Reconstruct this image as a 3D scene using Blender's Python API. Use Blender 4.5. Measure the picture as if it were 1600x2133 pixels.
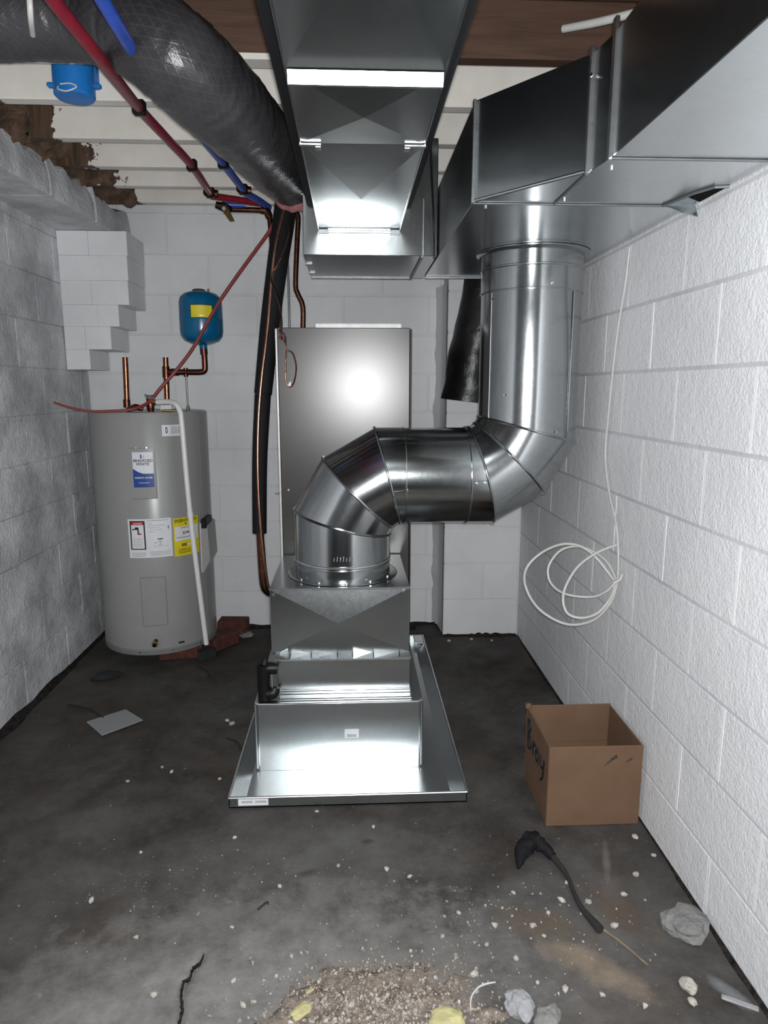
import bpy, bmesh, math, random
import numpy as np
from mathutils import Vector, Matrix, noise

random.seed(7)
for o in list(bpy.data.objects):
    bpy.data.objects.remove(o, do_unlink=True)
SC = bpy.context.scene
COL = SC.collection

# ------------------------------------------------------------------ camera
cam_d = bpy.data.cameras.new('camera')
cam = bpy.data.objects.new('camera', cam_d)
COL.objects.link(cam)
cam_d.sensor_fit = 'VERTICAL'
cam_d.sensor_height = 36.0
cam_d.lens = 1400.0 / 2133.0 * 36.0
cam_d.clip_start = 0.01
cam_d.clip_end = 50
cam.location = (0, 0, 1.27)
cam.rotation_euler = (math.radians(90 - 10.382), 0, math.radians(-2.615))
SC.camera = cam

# ------------------------------------------------------------------ world
W = bpy.data.worlds.new('world')
SC.world = W
W.use_nodes = True
W.node_tree.nodes['Background'].inputs['Color'].default_value = (0.9, 0.95, 1.0, 1)
W.node_tree.nodes['Background'].inputs['Strength'].default_value = 0.03

# ------------------------------------------------------------------ light: the photographer's flash, held beside the lens
ld = bpy.data.lights.new('flash', 'SPOT')
ld.energy = 165
ld.spot_size = math.radians(165)
ld.spot_blend = 0.35
ld.shadow_soft_size = 0.018
ld.color = (0.97, 0.985, 1.0)
lamp = bpy.data.objects.new('flash', ld)
COL.objects.link(lamp)
lamp.location = (0.005, 0.0, 1.285)
lamp.rotation_euler = (math.radians(86), 0, math.radians(-2))

SC.view_settings.view_transform = 'Standard'
SC.view_settings.look = 'None'
SC.view_settings.exposure = 0.0
SC.view_settings.gamma = 1.0
SC.view_settings.use_curve_mapping = False

# ------------------------------------------------------------------ measured runs (metres, world space)
PATHS = {
    'flex': [(-0.914,1.79,2.121),(-0.815,1.79,2.123),(-0.706,1.79,2.125),(-0.6,1.77,2.114),(-0.498,1.7,2.067),(-0.411,1.66,2.01),(-0.356,1.7,1.973),(-0.311,1.82,1.96),(-0.27,2.06,1.968),(-0.231,2.32,1.98),(-0.196,2.52,1.986)],
    'red_pex': [(-0.52,-0.9,2.04),(-0.53,0.2,2),(-0.54,0.9,1.975),(-0.538,1.365,1.965),(-0.536,1.509,1.965),(-0.542,1.656,1.975),(-0.604,2.129,2.06),(-0.597,2.381,2.07),(-0.579,2.665,2.07),(-0.585,3.014,2.07)],
    'red_pex2': [(-0.586,3.037,2.065),(-0.476,3.098,2.065),(-0.385,3.147,2.065)],
    'blue_pex': [(-0.42,-0.9,2.04),(-0.43,0.2,2),(-0.44,0.9,1.975),(-0.448,1.368,1.965),(-0.452,1.482,1.965),(-0.467,1.669,1.985),(-0.48,1.87,2.02),(-0.493,2.12,2.06),(-0.476,2.427,2.07),(-0.46,2.633,2.07),(-0.44,2.959,2.07)],
    'blue_pex2': [(-0.432,2.969,2.06),(-0.393,3.082,2.06),(-0.365,3.189,2.06)],
    'blue_pex3': [(-0.322,3.12,2.051),(-0.317,3.12,1.998),(-0.314,3.14,1.954)],
    'blue_stub': [(-0.56,3.14,2.057),(-0.462,3.16,2.06)],
    'copper_manifold': [(-0.529,3.16,2.043),(-0.379,3.16,2.039),(-0.362,3.16,2.023),(-0.357,3.16,1.987),(-0.352,3.16,1.877),(-0.357,3.18,1.717),(-0.369,3.2,1.551)],
    'lineset': [(-0.247,2.8,2.017),(-0.265,2.78,1.893),(-0.291,2.76,1.73),(-0.323,2.74,1.511),(-0.355,2.72,1.251),(-0.374,2.7,0.987),(-0.383,2.69,0.695)],
    'suction': [(-0.382,2.69,0.724),(-0.378,2.69,0.594),(-0.372,2.69,0.482),(-0.359,2.7,0.444),(-0.328,2.72,0.421)],
    'liquid': [(-0.246,2.72,1.965),(-0.271,2.71,1.877),(-0.29,2.7,1.789),(-0.305,2.695,1.684),(-0.326,2.68,1.487),(-0.352,2.665,1.306),(-0.369,2.66,1.141),(-0.376,2.65,0.954),(-0.372,2.64,0.764),(-0.36,2.64,0.587),(-0.349,2.66,0.47),(-0.329,2.68,0.442)],
    'thermo': [(-0.228,2.7,1.875),(-0.246,2.68,1.803),(-0.276,2.67,1.732),(-0.297,2.67,1.68),(-0.287,2.65,1.625),(-0.27,2.62,1.57),(-0.262,2.6,1.516),(-0.264,2.595,1.472)],
    'thermo_loop': [(-0.259,2.59,1.454),(-0.245,2.585,1.425),(-0.25,2.585,1.358),(-0.25,2.585,1.297),(-0.236,2.585,1.277),(-0.22,2.585,1.297),(-0.211,2.585,1.35),(-0.221,2.585,1.397),(-0.238,2.585,1.411)],
    'drop_pipe': [(-0.252,3.15,2.036),(-0.234,3.15,2.012),(-0.24,3.15,1.916),(-0.251,3.15,1.734),(-0.243,3.15,1.689),(-0.221,3.15,1.631),(-0.224,3.15,1.505)],
    'red_tube': [(-0.28,2.88,2.042),(-0.294,2.9,1.974),(-0.334,2.93,1.907),(-0.405,2.97,1.83),(-0.493,3,1.729),(-0.572,3.02,1.63),(-0.642,3.04,1.526),(-0.7,3.05,1.439),(-0.767,3.05,1.357),(-0.839,3.03,1.274),(-0.886,3,1.213),(-0.933,2.95,1.187),(-1.004,2.92,1.178),(-1.079,2.88,1.178),(-1.15,2.84,1.193),(-1.204,2.8,1.217)],
    'tp_pipe': [(-0.849,3,1.213),(-0.795,2.97,1.215),(-0.755,2.94,1.206),(-0.736,2.93,1.175),(-0.731,2.93,1.119),(-0.713,2.92,0.723),(-0.672,2.92,0.132)],
    'support_rod': [(-0.768,3.2,1.344),(-0.766,3.2,1.18)],
    'conduit': [(-0.326,3.49,2.092),(-0.314,3.49,1.851),(-0.314,3.49,1.554)],
    'wall_cable': [(0.838,2.102,1.69),(0.838,2.118,1.589),(0.838,2.154,1.464),(0.838,2.177,1.331),(0.838,2.192,1.193),(0.838,2.199,1.05),(0.836,2.136,0.93),(0.834,2.064,0.849),(0.832,2.026,0.764),(0.832,2.016,0.68)],
    'coil_a': [(0.836,2.04,0.662),(0.77,2.1,0.746),(0.706,2.15,0.763),(0.641,2.2,0.723),(0.587,2.2,0.665),(0.589,2.2,0.597),(0.626,2.15,0.535),(0.703,2.1,0.501),(0.776,2.06,0.527),(0.819,2.03,0.597),(0.833,2.02,0.668)],
    'coil_b': [(0.833,2.02,0.668),(0.815,2.08,0.722),(0.759,2.14,0.753),(0.697,2.17,0.738),(0.655,2.17,0.68),(0.66,2.15,0.627),(0.698,2.1,0.604),(0.772,2.06,0.607),(0.81,2.03,0.64),(0.829,2.02,0.675)],
    'coil_c': [(0.84,2.05,0.784),(0.779,2.08,0.746),(0.725,2.1,0.69),(0.688,2.1,0.609),(0.694,2.08,0.55),(0.736,2.06,0.536),(0.783,2.04,0.559),(0.818,2.03,0.613),(0.827,2.02,0.664)],
    'hose': [(0.431,1.575,0.012),(0.454,1.626,0.02),(0.488,1.657,0.03),(0.515,1.646,0.022),(0.536,1.614,0.012),(0.553,1.548,0.009),(0.552,1.481,0.008),(0.556,1.428,0.008),(0.574,1.361,0.012)],
    'straw': [(0.57,1.382,0.008),(0.61,1.335,0.004),(0.648,1.266,0.004)],
    'pvc_stub': [(0.537,1.86,2.161),(0.602,1.78,2.14),(0.669,1.7,2.124)],
    'strap': [(-0.7,1.66,2.24),(-0.675,1.61,2.17),(-0.666,1.6,2.102),(-0.657,1.58,2.056),(-0.666,1.6,2.03),(-0.694,1.67,2.033)],
    'paper': [(-1.039,2.458,0),(-0.921,2.555,0),(-0.825,2.463,0),(-0.942,2.351,0)],
    'wire_bit': [(0.233,1.173,0.004),(0.239,1.201,0.006),(0.257,1.222,0.008),(0.278,1.231,0.008),(0.298,1.237,0.005)],
    'hanger': [(0.242,2.2,2.021),(0.251,2.25,1.949),(0.272,2.36,1.834),(0.279,2.38,1.701)],
    'crack': [(-0.351,1.349,0),(-0.354,1.327,0),(-0.367,1.31,0),(-0.368,1.286,0),(-0.379,1.274,0),(-0.375,1.238,0),(-0.366,1.21,0),(-0.363,1.174,0),(-0.355,1.136,0)],
}

PI = math.pi


# ------------------------------------------------------------------ materials
def new_mat(name):
    m = bpy.data.materials.new(name)
    m.use_nodes = True
    nt = m.node_tree
    b = nt.nodes['Principled BSDF']
    return m, nt, b


def rgb(c):
    return (c[0], c[1], c[2], 1)


def noise_node(nt, scale, detail=4, rough=0.55, coord=None, dist=0.0):
    n = nt.nodes.new('ShaderNodeTexNoise')
    n.inputs['Scale'].default_value = scale
    n.inputs['Detail'].default_value = detail
    n.inputs['Roughness'].default_value = rough
    n.inputs['Distortion'].default_value = dist
    if coord is not None:
        nt.links.new(coord, n.inputs['Vector'])
    return n


def ramp(nt, fac, stops):
    r = nt.nodes.new('ShaderNodeValToRGB')
    els = r.color_ramp.elements
    while len(els) < len(stops):
        els.new(0.5)
    for e, (p, c) in zip(els, stops):
        e.position = p
        e.color = rgb(c) if len(c) == 3 else c
    nt.links.new(fac, r.inputs['Fac'])
    return r


def world_pos(nt):
    g = nt.nodes.new('ShaderNodeNewGeometry')
    return g.outputs['Position']


def bump(nt, b, height, strength, dist):
    n = nt.nodes.new('ShaderNodeBump')
    n.inputs['Strength'].default_value = strength
    n.inputs['Distance'].default_value = dist
    nt.links.new(height, n.inputs['Height'])
    nt.links.new(n.outputs['Normal'], b.inputs['Normal'])
    return n


def math_node(nt, op, a, b=None, clamp=False):
    n = nt.nodes.new('ShaderNodeMath')
    n.operation = op
    n.use_clamp = clamp
    for i, v in enumerate((a, b)):
        if v is None:
            continue
        if isinstance(v, (int, float)):
            n.inputs[i].default_value = v
        else:
            nt.links.new(v, n.inputs[i])
    return n.outputs[0]


def mix_col(nt, fac, a, b):
    n = nt.nodes.new('ShaderNodeMix')
    n.data_type = 'RGBA'
    for sock, v in ((n.inputs[0], fac), (n.inputs[6], a), (n.inputs[7], b)):
        if isinstance(v, (int, float)):
            sock.default_value = v
        elif isinstance(v, tuple):
            sock.default_value = rgb(v)
        else:
            nt.links.new(v, sock)
    return n.outputs[2]


def plain(name, col, rough=0.5, metal=0.0, var=0.12, scale=30, bmp=0.0, bdist=0.002, spec=0.5):
    m, nt, b = new_mat(name)
    n = noise_node(nt, scale, coord=world_pos(nt))
    lo = tuple(c * (1 - var) for c in col)
    hi = tuple(min(1, c * (1 + var)) for c in col)
    r = ramp(nt, n.outputs['Fac'], [(0.3, lo), (0.7, hi)])
    nt.links.new(r.outputs['Color'], b.inputs['Base Color'])
    b.inputs['Roughness'].default_value = rough
    b.inputs['Metallic'].default_value = metal
    b.inputs['Specular IOR Level'].default_value = spec
    if bmp:
        n2 = noise_node(nt, scale * 3, coord=world_pos(nt))
        bump(nt, b, n2.outputs['Fac'], bmp, bdist)
    return m


def painted_block(name, dark, light, grain=150, depth=0.004, patch=2.2, pits=True, strength=0.8):
    m, nt, b = new_mat(name)
    p = world_pos(nt)
    big = noise_node(nt, patch, 5, 0.6, p)
    c = ramp(nt, big.outputs['Fac'], [(0.36, dark), (0.62, light)]).outputs['Color']
    if pits:
        pn = noise_node(nt, 55, 3, 0.7, p)
        pm = ramp(nt, pn.outputs['Fac'], [(0.20, (1, 1, 1)), (0.27, (0, 0, 0))]).outputs['Color']
        c = mix_col(nt, pm, c, tuple(v * 0.45 for v in dark))
    nt.links.new(c, b.inputs['Base Color'])
    b.inputs['Roughness'].default_value = 0.62
    b.inputs['Specular IOR Level'].default_value = 0.3
    n1 = noise_node(nt, grain, 6, 0.65, p)
    n2 = noise_node(nt, grain * 0.3, 4, 0.6, p)
    h = math_node(nt, 'ADD', n1.outputs['Fac'], n2.outputs['Fac'])
    bump(nt, b, h, strength, depth)
    return m


def galvanised(name, col=(0.60, 0.62, 0.63), rough=0.26, spangle=110, streak=None):
    m, nt, b = new_mat(name)
    p = world_pos(nt)
    v = nt.nodes.new('ShaderNodeTexVoronoi')
    v.inputs['Scale'].default_value = spangle
    nt.links.new(p, v.inputs['Vector'])
    bw = nt.nodes.new('ShaderNodeRGBToBW')
    nt.links.new(v.outputs['Color'], bw.inputs[0])
    n = noise_node(nt, 6, 5, 0.6, p)
    f = math_node(nt, 'ADD', math_node(nt, 'MULTIPLY', bw.outputs[0], 0.3), math_node(nt, 'MULTIPLY', n.outputs['Fac'], 0.7))
    c = ramp(nt, f, [(0.25, tuple(x * 0.93 for x in col)), (0.75, tuple(min(1, x * 1.05) for x in col))])
    nt.links.new(c.outputs['Color'], b.inputs['Base Color'])
    b.inputs['Metallic'].default_value = 1.0
    rr = math_node(nt, 'ADD', math_node(nt, 'MULTIPLY', f, 0.05), rough - 0.025)
    nt.links.new(rr, b.inputs['Roughness'])
    n3 = noise_node(nt, 5, 2, 0.5, p)
    bump(nt, b, n3.outputs['Fac'], 0.05, 0.01)
    return m


M = {}
M['block_right'] = painted_block('white_painted_block', (0.76, 0.76, 0.775), (0.83, 0.83, 0.84), 120, 0.005)
M['mortar_right'] = painted_block('greyer_white_mortar', (0.50, 0.50, 0.52), (0.62, 0.62, 0.635), 60, 0.002, pits=False)  # horizontal joints coloured greyer than the blocks
M['bead_right'] = painted_block('white_painted_joint', (0.78, 0.78, 0.79), (0.84, 0.84, 0.84), 60, 0.0015, pits=False)
M['block_back'] = painted_block('painted_block_smooth', (0.68, 0.685, 0.69), (0.78, 0.78, 0.785), 120, 0.002, strength=0.5)
M['mortar_back'] = painted_block('painted_mortar', (0.64, 0.64, 0.65), (0.74, 0.74, 0.75), 60, 0.001, pits=False)
M['block_left'] = painted_block('rough_grey_painted_block', (0.46, 0.465, 0.485), (0.78, 0.785, 0.80), 75, 0.012, patch=4.5, strength=1.0)
M['mortar_left'] = painted_block('rough_grey_mortar', (0.48, 0.48, 0.50), (0.66, 0.66, 0.68), 60, 0.006, patch=4.5)
M['corbel'] = painted_block('white_painted_brick', (0.66, 0.66, 0.67), (0.76, 0.76, 0.77), 90, 0.002)
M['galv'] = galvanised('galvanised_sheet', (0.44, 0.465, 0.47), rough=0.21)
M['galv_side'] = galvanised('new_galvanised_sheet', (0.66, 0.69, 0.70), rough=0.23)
M['galv_pipe'] = galvanised('galvanised_pipe', (0.43, 0.45, 0.455), rough=0.17, spangle=110)
M['galv_bright'] = galvanised('bright_cut_galvanised_edge', (0.78, 0.80, 0.81), rough=0.28, spangle=110)
M['galv_pan'] = galvanised('galvanised_pan_sheet', (0.52, 0.545, 0.55), rough=0.29)
M['screw'] = plain('zinc_screw', (0.75, 0.76, 0.77), 0.25, 1.0)
M['furnace'] = plain('taupe_enamel_cabinet', (0.068, 0.064, 0.0615), 0.28, 0.28, 0.03, 12, 0.03, 0.001)
M['furnace_trim'] = plain('pale_cabinet_edge', (0.62, 0.62, 0.60), 0.4, 0.2)
M['white_plastic'] = plain('white_plastic', (0.88, 0.88, 0.88), 0.4)
M['black_foam'] = plain('black_foam', (0.006, 0.006, 0.007), 0.75, spec=0.25)
M['black_plastic'] = plain('black_plastic', (0.004, 0.004, 0.004), 0.45, spec=0.3)
M['dark'] = plain('unlit_black', (0.004, 0.004, 0.004), 0.9, spec=0.1)
M['copper'] = plain('copper', (0.50, 0.25, 0.17), 0.28, 1.0, 0.25, 60)
M['copper_old'] = plain('tarnished_copper', (0.13, 0.055, 0.036), 0.34, 1.0, 0.4, 70)
M['copper_stub'] = plain('dull_copper', (0.25, 0.10, 0.06), 0.28, 1.0, 0.4, 70)
M['brass'] = plain('brass', (0.60, 0.45, 0.20), 0.3, 1.0)
M['red_pex'] = plain('red_tubing', (0.19, 0.010, 0.022), 0.35, 0, 0.15)
M['red_tube'] = plain('dull_red_tubing', (0.22, 0.035, 0.03), 0.4, 0, 0.15)
M['blue_pex'] = plain('blue_tubing', (0.025, 0.07, 0.36), 0.35, 0, 0.15)
M['tank_blue'] = plain('blue_enamel', (0.0, 0.105, 0.235), 0.25, 0, 0.06)
M['box_blue'] = plain('blue_pvc', (0.012, 0.16, 0.48), 0.4, 0, 0.1)
M['yellow'] = plain('yellow_label', (0.72, 0.60, 0.01), 0.5, 0, 0.05)
M['heater'] = plain('grey_enamel', (0.295, 0.295, 0.285), 0.30, 0, 0.03, 8)
M['heater_rim'] = plain('dark_grey_enamel', (0.20, 0.20, 0.20), 0.35, 0, 0.05)
M['label_white'] = plain('label_white', (0.72, 0.73, 0.75), 0.45, 0, 0.03)
M['label_blue'] = plain('label_blue', (0.012, 0.055, 0.27), 0.35, 0, 0.05)
M['label_ink'] = plain('label_ink', (0.012, 0.014, 0.05), 0.5, 0, 0.05)
M['label_grey'] = plain('label_grey_print', (0.42, 0.43, 0.45), 0.5, 0, 0.1)
M['label_grey_dark'] = plain('dark_grey_print', (0.05, 0.05, 0.052), 0.5, 0, 0.1)
M['label_red'] = plain('label_red', (0.45, 0.02, 0.02), 0.5, 0, 0.05)
M['label_black'] = plain('label_black', (0.01, 0.01, 0.01), 0.5, 0, 0.05)
M['steel_grey'] = plain('grey_steel', (0.25, 0.26, 0.27), 0.4, 0.8)
M['cpvc'] = plain('off_white_pipe', (0.72, 0.72, 0.71), 0.35, 0, 0.03)
M['cable_white'] = plain('off_white_cable', (0.50, 0.495, 0.47), 0.42, 0, 0.05)
M['brick'] = plain('red_brick', (0.085, 0.026, 0.019), 0.9, 0, 0.4, 25, 0.6, 0.004)
M['brick_dark'] = plain('dark_masonry', (0.015, 0.015, 0.017), 0.9, 0, 0.4, 25, 0.6, 0.004)
M['stone'] = plain('grey_concrete_chunk', (0.20, 0.198, 0.19), 0.9, 0, 0.2, 25, 0.8, 0.006)
M['stone_pale'] = plain('pale_concrete_chunk', (0.30, 0.30, 0.31), 0.9, 0, 0.15, 30, 0.6, 0.004)
M['stone_yellow'] = plain('yellow_foam_chunk', (0.42, 0.38, 0.19), 0.8, 0, 0.15, 40, 0.6, 0.004)
M['pebble'] = plain('pale_pebble', (0.40, 0.37, 0.33), 0.85, 0, 0.3, 40, 0.4, 0.002)
M['gravel'] = plain('mixed_gravel', (0.27, 0.235, 0.20), 0.9, 0, 0.55, 70, 0.5, 0.002)
M['dirt'] = plain('dusty_dirt', (0.185, 0.155, 0.128), 0.95, 0, 0.45, 45, 1.0, 0.006, spec=0.1)
M['sand'] = plain('sandy_dust', (0.20, 0.155, 0.11), 0.95, 0, 0.35, 30, 0.8, 0.004, spec=0.1)
M['paper'] = plain('grey_paper', (0.26, 0.27, 0.27), 0.6, 0, 0.05)
M['rust_rod'] = plain('dark_twig', (0.02, 0.018, 0.016), 0.8)
M['kraft'] = plain('brown_torn_kraft_paper', (0.085, 0.05, 0.032), 0.9, 0, 0.6, 22, 1.0, 0.01)
M['pink'] = plain('pink_fibreglass', (0.55, 0.22, 0.22), 0.95, 0, 0.3, 60, 1.0, 0.006)
M['orange'] = plain('orange_plastic', (0.75, 0.14, 0.02), 0.5)
M['foil'] = plain('crinkled_foil', (0.55, 0.56, 0.58), 0.22, 1.0, 0.1, 60, 1.0, 0.006)


def floor_material():
    m, nt, b = new_mat('stained_dark_concrete')
    p = world_pos(nt)
    n1 = noise_node(nt, 2.2, 6, 0.62, p, 0.4)
    n2 = noise_node(nt, 9, 6, 0.65, p)
    n3 = noise_node(nt, 60, 4, 0.7, p)
    f = math_node(nt, 'ADD', math_node(nt, 'MULTIPLY', n1.outputs['Fac'], 0.55),
                  math_node(nt, 'ADD', math_node(nt, 'MULTIPLY', n2.outputs['Fac'], 0.33), math_node(nt, 'MULTIPLY', n3.outputs['Fac'], 0.12)))
    c = ramp(nt, f, [(0.36, (0.024, 0.020, 0.018)), (0.46, (0.048, 0.043, 0.039)), (0.56, (0.076, 0.072, 0.068)), (0.68, (0.110, 0.106, 0.100))]).outputs['Color']
    n4 = noise_node(nt, 2.6, 5, 0.6, p)
    br = ramp(nt, n4.outputs['Fac'], [(0.50, (0, 0, 0)), (0.68, (1, 1, 1))]).outputs['Color']
    c = mix_col(nt, math_node(nt, 'MULTIPLY', br, 0.55), c, (0.075, 0.056, 0.043))
    # flash-lit foreground painted paler; sandy dust, old spills and rust by the right wall
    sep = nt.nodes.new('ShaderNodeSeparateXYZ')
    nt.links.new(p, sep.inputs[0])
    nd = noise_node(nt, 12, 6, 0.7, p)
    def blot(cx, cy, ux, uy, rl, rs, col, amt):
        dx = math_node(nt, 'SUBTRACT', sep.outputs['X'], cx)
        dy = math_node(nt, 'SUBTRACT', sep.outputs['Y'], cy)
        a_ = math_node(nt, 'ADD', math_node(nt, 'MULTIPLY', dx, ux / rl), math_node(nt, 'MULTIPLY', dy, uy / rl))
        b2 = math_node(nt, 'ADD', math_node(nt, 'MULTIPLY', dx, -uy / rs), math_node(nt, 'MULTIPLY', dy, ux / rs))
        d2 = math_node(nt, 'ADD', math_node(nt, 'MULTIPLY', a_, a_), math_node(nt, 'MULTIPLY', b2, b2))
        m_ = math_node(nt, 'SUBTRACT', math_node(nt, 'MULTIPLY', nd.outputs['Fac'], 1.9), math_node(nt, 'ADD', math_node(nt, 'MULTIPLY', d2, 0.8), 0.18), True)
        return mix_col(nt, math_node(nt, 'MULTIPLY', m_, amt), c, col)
    for args in ((-0.25, 1.22, 0.95, 0.2, 0.65, 0.36, (0.215, 0.208, 0.20), 1.0), (0.35, 1.30, 0.95, 0.2, 0.40, 0.25, (0.15, 0.143, 0.135), 0.7), (-0.15, 1.62, 0.95, 0.1, 0.5, 0.2, (0.14, 0.135, 0.128), 0.6),  # wide grey blots paint the near floor's flash brightness into its colour
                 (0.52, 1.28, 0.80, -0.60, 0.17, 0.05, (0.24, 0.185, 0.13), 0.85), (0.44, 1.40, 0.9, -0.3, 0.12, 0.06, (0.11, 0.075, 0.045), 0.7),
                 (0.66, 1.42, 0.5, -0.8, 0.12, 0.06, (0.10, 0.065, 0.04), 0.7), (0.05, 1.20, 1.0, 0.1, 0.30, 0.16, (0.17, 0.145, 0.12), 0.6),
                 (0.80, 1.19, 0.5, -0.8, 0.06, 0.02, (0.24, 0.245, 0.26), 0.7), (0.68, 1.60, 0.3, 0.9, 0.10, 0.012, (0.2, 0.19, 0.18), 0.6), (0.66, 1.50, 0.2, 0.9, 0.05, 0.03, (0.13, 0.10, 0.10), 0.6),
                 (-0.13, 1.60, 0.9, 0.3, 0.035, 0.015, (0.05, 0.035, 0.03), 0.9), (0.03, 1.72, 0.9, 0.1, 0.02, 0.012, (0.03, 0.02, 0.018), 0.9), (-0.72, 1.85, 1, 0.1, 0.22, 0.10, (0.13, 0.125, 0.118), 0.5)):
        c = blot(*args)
    n5 = noise_node(nt, 42, 2, 0.5, p)
    sp = ramp(nt, n5.outputs['Fac'], [(0.71, (0, 0, 0)), (0.76, (1, 1, 1))]).outputs['Color']
    c = mix_col(nt, math_node(nt, 'MULTIPLY', sp, 0.45), c, (0.26, 0.25, 0.235))
    nt.links.new(c, b.inputs['Base Color'])
    b.inputs['Roughness'].default_value = 0.72
    b.inputs['Specular IOR Level'].default_value = 0.25
    h = math_node(nt, 'ADD', n2.outputs['Fac'], n3.outputs['Fac'])
    bump(nt, b, h, 0.5, 0.004)
    return m


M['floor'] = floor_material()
M['dirt_dark'] = plain('black_dirt', (0.024, 0.021, 0.019), 0.95, 0, 0.6, 50, 1.0, 0.006, spec=0.1)



def joist_material():
    # cream paint that stops short of the left wall in a ragged edge; bare wood beyond it
    m, nt, b = new_mat('cream_painted_joist')
    p = world_pos(nt)
    sx = nt.nodes.new('ShaderNodeSeparateXYZ')
    nt.links.new(p, sx.inputs[0])
    n = noise_node(nt, 7, 6, 0.65, p)
    e = math_node(nt, 'ADD', sx.outputs['X'], math_node(nt, 'MULTIPLY', math_node(nt, 'SUBTRACT', n.outputs['Fac'], 0.5), 0.55))
    mask = math_node(nt, 'GREATER_THAN', e, -1.02)
    mp = nt.nodes.new('ShaderNodeMapping')
    mp.inputs['Scale'].default_value = (60, 12, 4)
    nt.links.new(p, mp.inputs['Vector'])
    g = noise_node(nt, 1.0, 5, 0.7, mp.outputs[0], 0.6)
    wood = ramp(nt, g.outputs['Fac'], [(0.3, (0.020, 0.011, 0.007)), (0.7, (0.125, 0.072, 0.042))]).outputs['Color']
    n2 = noise_node(nt, 5, 5, 0.6, p)
    cream = ramp(nt, n2.outputs['Fac'], [(0.3, (0.62, 0.585, 0.53)), (0.65, (0.75, 0.71, 0.65))]).outputs['Color']
    nt.links.new(mix_col(nt, mask, wood, cream), b.inputs['Base Color'])
    b.inputs['Roughness'].default_value = 0.6
    bump(nt, b, n2.outputs['Fac'], 0.3, 0.003)
    return m


def wood_material(name, lo, hi):
    m, nt, b = new_mat(name)
    p = world_pos(nt)
    mp = nt.nodes.new('ShaderNodeMapping')
    mp.inputs['Scale'].default_value = (3, 30, 45)
    nt.links.new(p, mp.inputs['Vector'])
    g = noise_node(nt, 1.0, 6, 0.65, mp.outputs[0], 0.8)
    c = ramp(nt, g.outputs['Fac'], [(0.3, lo), (0.7, hi)])
    nt.links.new(c.outputs['Color'], b.inputs['Base Color'])
    b.inputs['Roughness'].default_value = 0.7
    bump(nt, b, g.outputs['Fac'], 0.3, 0.003)
    return m


def flex_material(name='black_plastic_duct_jacket', lo=(0.022, 0.021, 0.023), hi=(0.052, 0.049, 0.052), lattice=True):
    m, nt, b = new_mat(name)
    p = world_pos(nt)
    n1 = noise_node(nt, 11, 5, 0.6, p, 0.6)
    n2 = noise_node(nt, 4, 4, 0.5, p)
    c = ramp(nt, n2.outputs['Fac'], [(0.3, lo), (0.7, hi)]).outputs['Color']
    h = n1.outputs['Fac']
    if lattice:
        # reinforcing scrim showing through the film as a diamond net
        uv = nt.nodes.new('ShaderNodeUVMap')
        uv.uv_map = 'wrap'
        sp = nt.nodes.new('ShaderNodeSeparateXYZ')
        nt.links.new(uv.outputs[0], sp.inputs[0])
        k = 2 * PI / 0.021
        lines = []
        for sgn in (1, -1):
            a = math_node(nt, 'ADD', math_node(nt, 'MULTIPLY', sp.outputs[0], k * 0.6), math_node(nt, 'MULTIPLY', sp.outputs[1], sgn * k))
            lines.append(math_node(nt, 'POWER', math_node(nt, 'ABSOLUTE', math_node(nt, 'COSINE', math_node(nt, 'MULTIPLY', a, 0.5))), 30))
        l = math_node(nt, 'MAXIMUM', lines[0], lines[1])
        c = mix_col(nt, math_node(nt, 'MULTIPLY', l, 0.18), c, tuple(min(1, v * 1.7) for v in hi))
        h = math_node(nt, 'ADD', h, math_node(nt, 'MULTIPLY', l, 0.04))
    nt.links.new(c, b.inputs['Base Color'])
    b.inputs['Roughness'].default_value = 0.36
    b.inputs['Specular IOR Level'].default_value = 0.45
    bump(nt, b, h, 0.55, 0.010)
    return m


def cardboard_material():
    m, nt, b = new_mat('brown_cardboard')
    p = world_pos(nt)
    n = noise_node(nt, 9, 5, 0.6, p)
    c = ramp(nt, n.outputs['Fac'], [(0.3, (0.135, 0.080, 0.048)), (0.7, (0.165, 0.100, 0.064))]).outputs['Color']
    nt.links.new(c, b.inputs['Base Color'])
    b.inputs['Roughness'].default_value = 0.85
    b.inputs['Specular IOR Level'].default_value = 0.15
    w = nt.nodes.new('ShaderNodeTexWave')
    w.inputs['Scale'].default_value = 60
    nt.links.new(p, w.inputs['Vector'])
    bump(nt, b, w.outputs['Fac'], 0.05, 0.001)
    return m


M['joist'] = joist_material()
M['joist_bare'] = wood_material('bare_brown_joist', (0.050, 0.024, 0.014), (0.090, 0.046, 0.027))
M['subfloor'] = wood_material('brown_subfloor_boards', (0.05, 0.028, 0.016), (0.12, 0.07, 0.04))
M['flex'] = flex_material()
M['flex_dark'] = flex_material('glossy_black_duct_jacket', (0.004, 0.004, 0.004), (0.010, 0.009, 0.010), False)
M['card'] = cardboard_material()
M['card_smear'] = plain('dark_smear', (0.060, 0.044, 0.034), 0.8)


# ------------------------------------------------------------------ geometry helpers
def link(name, me, mat=None, parent=None):
    o = bpy.data.objects.new(name, me)
    COL.objects.link(o)
    if mat is not None and me is not None and len(me.materials) == 0:
        me.materials.append(M[mat] if isinstance(mat, str) else mat)
    if parent is not None:
        o.parent = parent
        o.matrix_parent_inverse = parent.matrix_world.inverted() if False else Matrix.Translation(-Vector(parent.location))
    return o


def shade(me, angle=None):
    if angle is None:
        return
    me.polygons.foreach_set('use_smooth', [True] * len(me.polygons))
    me.set_sharp_from_angle(angle=math.radians(angle))


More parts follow.
